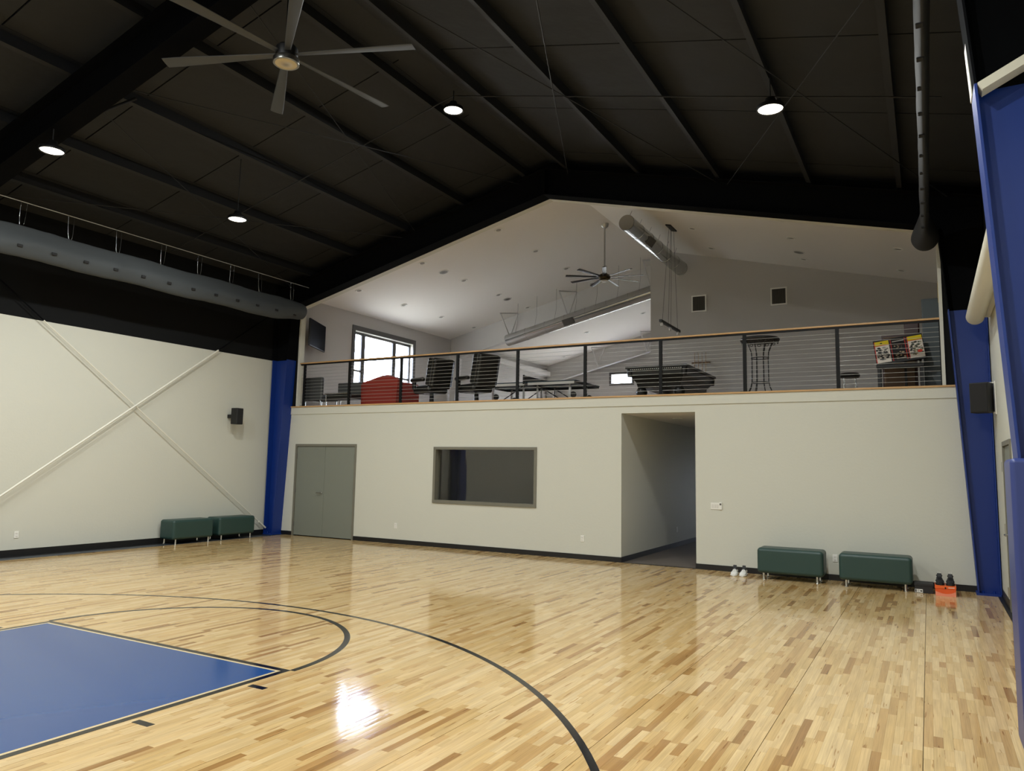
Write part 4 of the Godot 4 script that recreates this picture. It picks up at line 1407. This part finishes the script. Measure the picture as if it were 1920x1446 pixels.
func build_loft_things() -> void:
	# ---------------- television on a swing arm
	var tv := thing("television", "black flat television on a wall arm left of the large loft window", "television", Vector3(-14.0, 4.75, -14.2))
	var ta := Vector3(-13.68, 5.11, -13.72)
	var tb := Vector3(-14.2, 5.11, -14.82)
	var ax := (tb - ta).normalized()
	var bs := Basis(ax, Vector3.UP, ax.cross(Vector3.UP))
	var tc := (ta + tb) * 0.5
	var tv_m := mat("tv_screen", rgb(10, 12, 20), 0.35)
	tv_m.metallic_specular = 0.08
	part(tv, "case", MB.new().rbox(tc, Vector3(1.22, 0.71, 0.05), 0.012, 2, bs), M.black_plastic)
	part(tv, "screen", MB.new().box(tc + bs * Vector3(0, 0.008, 0.0255), Vector3(1.19, 0.67, 0.003), bs), tv_m, "dark glossy screen")
	part(tv, "arm", MB.new().tube([tc, tc + Vector3(-0.1, 0, 0.0), Vector3(-14.27, 5.11, -14.3)], 0.025, 6), M.black_plastic)
	# ---------------- grey lounge seats behind the left end of the railing
	var ls := thing("lounge_chair", "grey upholstered lounge chair with steel legs at the left end of the railing", "chair", Vector3(-13.72, LOFT, -14.25))
	part(ls, "backrest", MB.new().rbox(Vector3(-13.75, 3.66, -14.05), Vector3(0.62, 0.60, 0.1), 0.035, 2), M.grey_vinyl)
	part(ls, "seat", MB.new().rbox(Vector3(-13.75, 3.45, -14.36), Vector3(0.62, 0.13, 0.6), 0.03, 2), M.grey_vinyl)
	for sx: float in [-14.02, -13.5]:
		for sz: float in [-14.03, -14.62]:
			part(ls, "leg", MB.new().cyl(Vector3(sx, LOFT, sz), Vector3(sx, 3.42, sz), 0.016, -1, 10), M.chrome)
	var lb := thing("lounge_bench", "low grey lounge sofa on chrome legs below the loft window", "sofa", Vector3(-12.8, LOFT, -14.4))
	part(lb, "backrest", MB.new().rbox(Vector3(-12.91, 3.67, -14.55), Vector3(0.90, 0.36, 0.1), 0.03, 2), M.grey_vinyl)
	part(lb, "seat", MB.new().rbox(Vector3(-12.91, 3.45, -14.3), Vector3(0.88, 0.12, 0.55), 0.03, 2), M.black_leather)
	part(lb, "rail", MB.new().tube([Vector3(-13.32, 3.52, -14.0), Vector3(-12.5, 3.52, -14.02)], 0.014, 8), M.chrome)
	for sx: float in [-13.3, -12.52]:
		for sz: float in [-14.03, -14.55]:
			part(lb, "leg", MB.new().cyl(Vector3(sx, LOFT, sz), Vector3(sx, 3.5, sz), 0.016, -1, 10), M.chrome)
	# ---------------- red armchair
	var ra := thing("red_armchair", "red fabric armchair with its sloped back to the railing", "armchair", Vector3(-11.8, LOFT, -14.6))
	var back := PackedVector2Array([Vector2(-12.36, LOFT), Vector2(-11.28, LOFT), Vector2(-11.22, 3.84), Vector2(-11.52, 3.96), Vector2(-11.7, 3.955), Vector2(-12.33, 3.80), Vector2(-12.38, 3.74)])
	part(ra, "backrest", MB.new().prism(back, -14.45, -14.28), M.red_fabric)
	part(ra, "seat", MB.new().rbox(Vector3(-11.8, 3.4, -14.82), Vector3(1.1, 0.4, 0.75), 0.06, 2), M.red_fabric)
	for sx: float in [-12.3, -11.3]:
		part(ra, "armrest", MB.new().rbox(Vector3(sx, 3.5, -14.8), Vector3(0.16, 0.6, 0.78), 0.05, 2), M.red_fabric)
	# ---------------- two black recliners
	recliner("black leather massage recliner with wing arms facing the window", Vector3(-10.32, LOFT, -14.45), 1.22, -1.9)
	recliner("black leather massage recliner between the other recliner and the ping-pong table", Vector3(-9.12, LOFT, -14.55), 1.27, -1.95)
	# ---------------- ping-pong table
	var pp := thing("ping_pong_table", "dark ping-pong table with pale apron and black wheels", "table", Vector3(-8.78, LOFT, -17.1))
	var top := LOFT + 0.77
	for k in 2:
		var xc := -9.465 if k == 0 else -8.095
		part(pp, "tabletop", MB.new().rbox(Vector3(xc, top, -17.11), Vector3(1.36, 0.025, 1.525), 0.004, 1), M.table_green)
		part(pp, "apron", MB.new().span(Vector3(xc - 0.64, top - 0.075, -16.36), Vector3(xc + 0.64, top - 0.013, -16.345)), M.can_inside)
		var ap := MB.new()
		ap.span(Vector3(xc - 0.67, top - 0.06, -17.86), Vector3(xc + 0.67, top - 0.013, -17.84))
		ap.span(Vector3(xc - 0.67, top - 0.06, -17.84), Vector3(xc - 0.65, top - 0.013, -16.36))
		ap.span(Vector3(xc + 0.65, top - 0.06, -17.84), Vector3(xc + 0.67, top - 0.013, -16.36))
		part(pp, "apron", ap, M.black_plastic)
		var ex := xc - 0.42 if k == 0 else xc + 0.42
		for z: float in [-16.6, -17.6]:
			var lg := part(pp, "leg", MB.new().span(Vector3(ex - 0.025, LOFT + 0.03, z - 0.025), Vector3(ex + 0.025, top - 0.013, z + 0.025)), M.satin_steel)
			part(lg, "wheel", MB.new().cyl(Vector3(ex + 0.09, LOFT + 0.45, z - 0.02), Vector3(ex + 0.09, LOFT + 0.45, z + 0.02), 0.075, -1, 16), M.black_plastic)
			var ix := -8.98 if k == 0 else -8.58
			part(pp, "leg", MB.new().span(Vector3(ix - 0.02, LOFT + 0.03, z - 0.02), Vector3(ix + 0.02, top - 0.013, z + 0.02)), M.satin_steel)
			part(pp, "strut", MB.new().tube([Vector3(ex, LOFT + 0.2, z), Vector3(lerpf(ex, ix, 0.5), LOFT + 0.45, z), Vector3(ix, top - 0.05, z)], 0.014, 6), M.black_plastic)
	var net := part(pp, "net", MB.new().span(Vector3(-8.783, top + 0.012, -17.98), Vector3(-8.777, top + 0.165, -16.24)), M.black_plastic)
	for z: float in [-16.22, -18.0]:
		part(net, "net_post", MB.new().span(Vector3(-8.8, top - 0.06, z - 0.012), Vector3(-8.76, top + 0.175, z + 0.012)), M.black_plastic)
	# ---------------- pool table
	var po := thing("pool_table", "black pool table with carved ball feet and bright inlaid sights", "table", Vector3(-5.0, LOFT, -16.28))
	var py := LOFT + 0.82
	var pc := Vector3(-4.98, 0, -16.28)
	part(po, "cloth", MB.new().box(Vector3(pc.x, py - 0.03, pc.z), Vector3(1.12, 0.02, 2.16)), M.table_green)
	for s: int in [-1, 1]:
		part(po, "rail", MB.new().rbox(Vector3(pc.x + 0.61 * s, py, pc.z), Vector3(0.14, 0.055, 2.44), 0.012, 2), M.black_leather)
		part(po, "rail", MB.new().rbox(Vector3(pc.x, py, pc.z + 1.15 * s), Vector3(1.10, 0.055, 0.14), 0.012, 2), M.black_leather)
	var sights := MB.new()
	for k in 26:
		sights.box(Vector3(pc.x - 0.55 + 0.044 * k, py - 0.045, pc.z + 1.213), Vector3(0.02, 0.014, 0.006))
	part(po, "sights", sights, M.plastic_white)
	# cabinet: sides lean inwards towards the floor
	var cab := []
	for f: Array in [[0.62, 1.16, -0.03], [0.6, 1.14, -0.17], [0.5, 1.02, -0.3], [0.47, 0.98, -0.42]]:
		cab.append([Vector3(pc.x - f[0], py + f[2], pc.z - f[1]), Vector3(pc.x - f[0], py + f[2], pc.z + f[1]), Vector3(pc.x + f[0], py + f[2], pc.z + f[1]), Vector3(pc.x + f[0], py + f[2], pc.z - f[1])])
	for q in cab:
		q.reverse()
	part(po, "cabinet", MB.new().loft(cab, true, true, true, false), M.black_leather)
	for sx: float in [-0.42, 0.42]:
		for sz: float in [-0.85, 0.88]:
			var lg := MB.new()
			lg.lathe([Vector2(0.08, 0.0), Vector2(0.09, 0.03), Vector2(0.055, 0.07), Vector2(0.06, 0.16), Vector2(0.11, 0.24), Vector2(0.125, 0.31), Vector2(0.1, 0.38), Vector2(0.07, 0.42)], 18, Transform3D(Basis(), Vector3(pc.x + sx, LOFT, pc.z + sz)))
			part(po, "leg", lg, M.black_leather)
	for sx: int in [-1, 1]:
		for sz: int in [-1, 1]:
			var ct := Vector3(pc.x + 0.6 * sx, py - 0.1, pc.z + 1.13 * sz)
			part(po, "corner_pocket", MB.new().cyl(ct - Vector3(0, 0.09, 0), ct + Vector3(0, 0.09, 0), 0.055, 0.07, 14), M.black_plastic)
	# ---------------- linear lamp over the pool table, unlit
	var pl := thing("pendant_lamp", "slim black bar lamp hanging on wires over the pool table", "lamp", Vector3(-5.3, 5.17, -17.2))
	part(pl, "canopy", MB.new().box(Vector3(-5.2, roof(-5.2, 7.945), -16.95), Vector3(0.13, 0.03, 0.5), pitch(-5.2)), M.black_plastic)
	part(pl, "bar", MB.new().box(Vector3(-5.25, 5.17, -17.0), Vector3(0.06, 0.06, 1.5)), M.black_plastic)
	for z: float in [-16.4, -16.85, -17.05, -17.6]:
		part(pl, "wire", MB.new().tube([Vector3(-5.25, 5.2, z), Vector3(-5.2, roof(-5.2, 7.94), lerpf(-16.95, z, 0.3))], 0.004, 4), M.black_plastic)
	for z: float in [-16.35, -17.0, -17.65]:
		part(pl, "bulb", MB.new().lathe([Vector2(0.0, -0.09), Vector2(0.03, -0.07), Vector2(0.035, -0.03), Vector2(0.02, 0.0)], 12, Transform3D(Basis(), Vector3(-5.25, 5.14, z))), M.can_inside)
	# ---------------- cue rack and cues on the wall
	var cr := thing("cue_rack", "dark wooden cue rack on the grey loft wall behind the pool table", "rack", Vector3(-5.2, 4.2, -19.58))
	part(cr, "top_holder", MB.new().rbox(Vector3(-5.2, 4.62, -19.553), Vector3(0.5, 0.05, 0.054), 0.01, 1), M.wood_brown)
	part(cr, "bottom_holder", MB.new().rbox(Vector3(-5.2, 3.55, -19.52), Vector3(0.5, 0.05, 0.12), 0.01, 1), M.wood_brown)
	for k in 4:
		var cx := -5.36 + 0.1 * k
		var cu := thing("pool_cue", "wooden pool cue standing in the wall rack", "cue", Vector3(cx, 3.57, -19.52), "cues in the rack")
		part(cu, "shaft", MB.new().cyl(Vector3(cx, 3.95, -19.505), Vector3(cx, 4.9, -19.505), 0.011, 0.006, 8), M.cue_wood)
		part(cu, "butt", MB.new().cyl(Vector3(cx, 3.576, -19.505), Vector3(cx, 3.95, -19.505), 0.015, 0.011, 8), M.leather_red_brown)
	# ---------------- wrought-iron bar table
	var bt := thing("bar_table", "tall round wrought-iron bar table with bowed legs behind the railing", "table", Vector3(-2.66, LOFT, -14.15))
	part(bt, "tabletop", MB.new().lathe([Vector2(0.30, 1.05), Vector2(0.345, 1.055), Vector2(0.355, 1.085), Vector2(0.345, 1.11), Vector2(0.0, 1.115)], 32, Transform3D(Basis(), Vector3(-2.66, LOFT, -14.15))), M.black_plastic)
	var c0 := Vector3(-2.66, LOFT, -14.15)
	for k in 8:
		var a := TAU * (k + 0.3) / 8.0
		var dir := Vector3(cos(a), 0, sin(a))
		part(bt, "leg", MB.new().tube([c0 + dir * 0.27, c0 + dir * 0.18 + Vector3(0, 0.2, 0), c0 + dir * 0.16 + Vector3(0, 0.3, 0), c0 + dir * 0.155 + Vector3(0, 0.7, 0), c0 + dir * 0.165 + Vector3(0, 0.85, 0), c0 + dir * 0.25 + Vector3(0, 1.06, 0)], 0.009, 6), M.black_plastic)
	for y: float in [0.28, 0.74]:
		var hoop := []
		for j in 25:
			var a := TAU * j / 24.0
			hoop.append(c0 + Vector3(cos(a) * 0.158, y, sin(a) * 0.158))
		part(bt, "hoop", MB.new().tube(hoop, 0.008, 6), M.black_plastic)
	var scroll := MB.new()
	for k in 14:
		var a := TAU * k / 14.0
		var p := c0 + Vector3(cos(a) * 0.33, 1.035, sin(a) * 0.33)
		var curl := []
		for j in 9:
			var b := TAU * j / 8.0
			curl.append(p + Vector3(-sin(a), 0, cos(a)) * cos(b) * 0.035 + Vector3(0, sin(b) * 0.02, 0))
		scroll.tube(curl, 0.006, 5)
	part(bt, "scroll_rim", scroll, M.black_plastic)
	# ---------------- bar stool
	var st := thing("bar_stool", "round black stool with chrome legs in front of the grey loft wall", "stool", Vector3(-1.32, LOFT, -16.3))
	lpart(st, "seat", MB.new().lathe([Vector2(0.17, 0.56), Vector2(0.19, 0.58), Vector2(0.195, 0.62), Vector2(0.17, 0.65), Vector2(0.0, 0.655)], 24), M.black_leather)
	for k in 4:
		var a := TAU * (k + 0.4) / 4.0
		lpart(st, "leg", MB.new().tube([Vector3(cos(a) * 0.2, 0, sin(a) * 0.2), Vector3(cos(a) * 0.14, 0.57, sin(a) * 0.14)], 0.012, 8), M.chrome)
	var fr := []
	for j in 21:
		fr.append(Vector3(cos(TAU * j / 20.0) * 0.175, 0.22, sin(TAU * j / 20.0) * 0.175))
	lpart(st, "foot_ring", MB.new().tube(fr, 0.009, 6), M.chrome)
	# ---------------- sloping display stand with prints
	var ds := thing("display_stand", "black sloping display stand holding three colourful prints at the right end of the railing", "stand", Vector3(-0.36, LOFT, -14.55))
	var db := Basis(Vector3.BACK, 0.13) * Basis(Vector3.RIGHT, -0.35)
	var dc := Vector3(-0.37, 3.93, -14.5)
	part(ds, "board", MB.new().rbox(dc, Vector3(0.78, 0.50, 0.03), 0.006, 1, db), M.black_plastic)
	part(ds, "shelf", MB.new().rbox(Vector3(-0.36, 3.63, -14.42), Vector3(0.74, 0.06, 0.2), 0.01, 1), M.black_plastic)
	for sx: float in [-0.69, -0.03]:
		for sz: float in [-14.36, -14.7]:
			part(ds, "leg", MB.new().span(Vector3(sx - 0.025, LOFT, sz - 0.025), Vector3(sx + 0.025, 3.62, sz + 0.025)), M.black_plastic)
	for k in 3:
		var pr := thing("poster", ["print with a yellow header and black figures, at the left of the display stand", "dark print with red edges in the middle of the display stand", "print with a yellow header and a red blot, at the right of the display stand"][k], "poster", dc + db * Vector3(-0.26 + 0.26 * k, -0.2, 0.02), "prints on the display stand")
		var pm := mat("poster_print_%d" % k, Color(1, 1, 1), 0.35)
		pm.albedo_texture = poster_texture(k)
		var mb := MB.new()
		var w := 0.118
		var h := 0.215
		var cc := dc + db * Vector3(-0.26 + 0.26 * k, 0.0, 0.022)
		var pts := [cc + db * Vector3(-w, -h, 0), cc + db * Vector3(w, -h, 0), cc + db * Vector3(w, h, 0), cc + db * Vector3(-w, h, 0)]
		mb.quad(pts[0], pts[1], pts[2], pts[3], [Vector2(0, 1), Vector2(1, 1), Vector2(1, 0), Vector2(0, 0)])
		part(pr, "sheet", mb, pm)
		part(pr, "card_back", MB.new().box(cc - db * Vector3(0, 0, 0.003), Vector3(w * 2, h * 2, 0.004), db), M.plastic_white)
	# ---------------- cabinet, chair and locker behind it
	var cb := thing("wooden_cabinet", "brown wooden cabinet behind the display stand", "cabinet", Vector3(-0.4, LOFT, -15.6))
	part(cb, "body", MB.new().span(Vector3(-0.68, LOFT, -15.75), Vector3(-0.1, 4.35, -15.4)), M.leather_red_brown)
	part(cb, "door", MB.new().rbox(Vector3(-0.4, 3.76, -15.39), Vector3(0.5, 1.1, 0.025), 0.006, 1), M.wood_brown)
	var hc := thing("high_back_chair", "dark red-brown high-back bar chair rising above the handrail", "chair", Vector3(-0.12, LOFT, -15.1))
	part(hc, "backrest", MB.new().rbox(Vector3(-0.17, 4.34, -15.2), Vector3(0.25, 0.5, 0.06), 0.028, 2), M.leather_red_brown)
	part(hc, "seat", MB.new().rbox(Vector3(-0.17, 3.85, -15.05), Vector3(0.3, 0.07, 0.34), 0.03, 2), M.leather_red_brown)
	for sx: float in [-0.29, -0.05]:
		for sz: float in [-14.92, -15.19]:
			part(hc, "leg", MB.new().span(Vector3(sx - 0.018, LOFT, sz - 0.018), Vector3(sx + 0.018, 3.83, sz + 0.018)), M.black_plastic)
	var lk := thing("metal_locker", "tall grey metal locker against the right end of the loft", "locker", Vector3(0.32, LOFT, -15.1))
	part(lk, "body", MB.new().rbox(Vector3(0.36, 4.0, -15.12), Vector3(0.72, 1.76, 0.46), 0.008, 1), M.locker_grey)
	for k in 2:
		var dr := part(lk, "door", MB.new().rbox(Vector3(0.185 + 0.35 * k, 4.0, -14.885), Vector3(0.335, 1.70, 0.02), 0.005, 1), M.locker_grey)
		part(dr, "handle", MB.new().rbox(Vector3(0.31 + 0.1 * k, 4.0, -14.868), Vector3(0.015, 0.1, 0.02), 0.004, 1), M.black_plastic)
	# ---------------- yellow panel hung inside the right jamb
	var yp := thing("yellow_sign", "narrow yellow sign hanging just inside the right jamb of the opening", "sign", Vector3(0.3, 4.62, -13.8))
	part(yp, "panel", MB.new().span(Vector3(0.245, 4.60, -13.95), Vector3(0.262, 4.92, -13.68)), M.yellow)
	part(yp, "cord", MB.new().tube([Vector3(0.253, 4.92, -13.8), Vector3(0.27, 5.3, -13.8)], 0.004, 4), M.black_plastic)

func recliner(label: String, at: Vector3, tall: float, turn: float) -> void:
	# front towards +z
	var t := thing("recliner", label, "recliner", at, "black recliners", turn)
	lpart(t, "base", MB.new().lathe([Vector2(0.3, 0.0), Vector2(0.3, 0.03), Vector2(0.06, 0.06), Vector2(0.05, 0.34)], 20), M.black_plastic)
	lpart(t, "seat", MB.new().rbox(Vector3(0, 0.44, 0.06), Vector3(0.6, 0.2, 0.68), 0.08, 3), M.black_leather)
	var lean := Basis(Vector3.RIGHT, -0.2)
	var hh := tall - 0.5
	var o := Vector3(0, 0.46, -0.26)
	lpart(t, "back_shell", MB.new().rbox(o + lean * Vector3(0, hh * 0.5, -0.05), Vector3(0.58, hh, 0.13), 0.06, 3, lean), M.black_leather)
	for k in 4:
		var f := k / 3.0
		lpart(t, "back_cushion", MB.new().rbox(o + lean * Vector3(0, hh * (0.16 + 0.22 * k), 0.05), Vector3(lerpf(0.54, 0.46, f), hh * 0.27, 0.15), 0.06, 3, lean), M.black_leather)
	for s: int in [-1, 1]:
		lpart(t, "wing", MB.new().rbox(o + lean * Vector3(0.29 * s, hh * 0.52, 0.02), Vector3(0.09, hh * 0.9, 0.2), 0.04, 3, lean), M.black_leather)
		lpart(t, "armrest", MB.new().rbox(Vector3(0.35 * s, 0.66, 0.1), Vector3(0.11, 0.1, 0.52), 0.045, 2), M.black_leather)
		lpart(t, "arm_support", MB.new().rbox(Vector3(0.35 * s, 0.54, 0.24), Vector3(0.08, 0.22, 0.1), 0.03, 2), M.black_plastic)

func poster_texture(k: int) -> ImageTexture:
	var w := 96
	var h := 176
	var im := Image.create(w, h, false, Image.FORMAT_RGB8)
	var rng := RandomNumberGenerator.new()
	rng.seed = 100 + k
	if k == 1:
		im.fill(rgb(16, 14, 15))
		im.fill_rect(Rect2i(0, 0, 5, h), rgb(168, 40, 34))
		im.fill_rect(Rect2i(w - 6, 0, 6, h), rgb(168, 40, 34))
		im.fill_rect(Rect2i(12, 16, 76, 6), rgb(190, 186, 180))
		im.fill_rect(Rect2i(26, h - 18, 60, 5), rgb(190, 186, 180))
	else:
		im.fill(rgb(214, 206, 196))
		im.fill_rect(Rect2i(0, 0, w, 32), rgb(214, 190, 30))
		im.fill_rect(Rect2i(0, 32, w, 6), rgb(196, 92, 30))
		im.fill_rect(Rect2i(0, 0, 5, h), rgb(186, 46, 38))
	var pal := [[rgb(20, 20, 22), rgb(60, 58, 56), rgb(150, 146, 140)], [rgb(120, 110, 92), rgb(60, 20, 18), rgb(170, 150, 120)], [rgb(70, 76, 62), rgb(150, 140, 112), rgb(40, 40, 38)]][k] as Array
	for j in 70:
		var r := rng.randi_range(3, 12)
		var cx := rng.randi_range(14, w - 10)
		var cy := rng.randi_range(50, h - 26)
		var col: Color = pal[rng.randi_range(0, 2)]
		if k == 1 and rng.randf() < 0.45:
			continue
		for y in range(maxi(cy - r, 42), mini(cy + r, h - 6)):
			for x in range(maxi(cx - r, 6), mini(cx + r, w - 3)):
				if pow((x - cx) / float(r), 2.0) + pow((y - cy) / (r * 0.7), 2.0) < 1.0 - 0.5 * rng.randf():
					im.set_pixel(x, y, col)
	if k == 0:
		im.fill_rect(Rect2i(40, 13, 14, 8), rgb(40, 36, 24))
	if k == 2:
		for y in range(112, 144):
			for x in range(50, 88):
				if pow((x - 69) / 17.0, 2.0) + pow((y - 128) / 14.0, 2.0) < 1.0 - 0.4 * rng.randf():
					im.set_pixel(x, y, rgb(196, 62, 44))
	return ImageTexture.create_from_image(im)
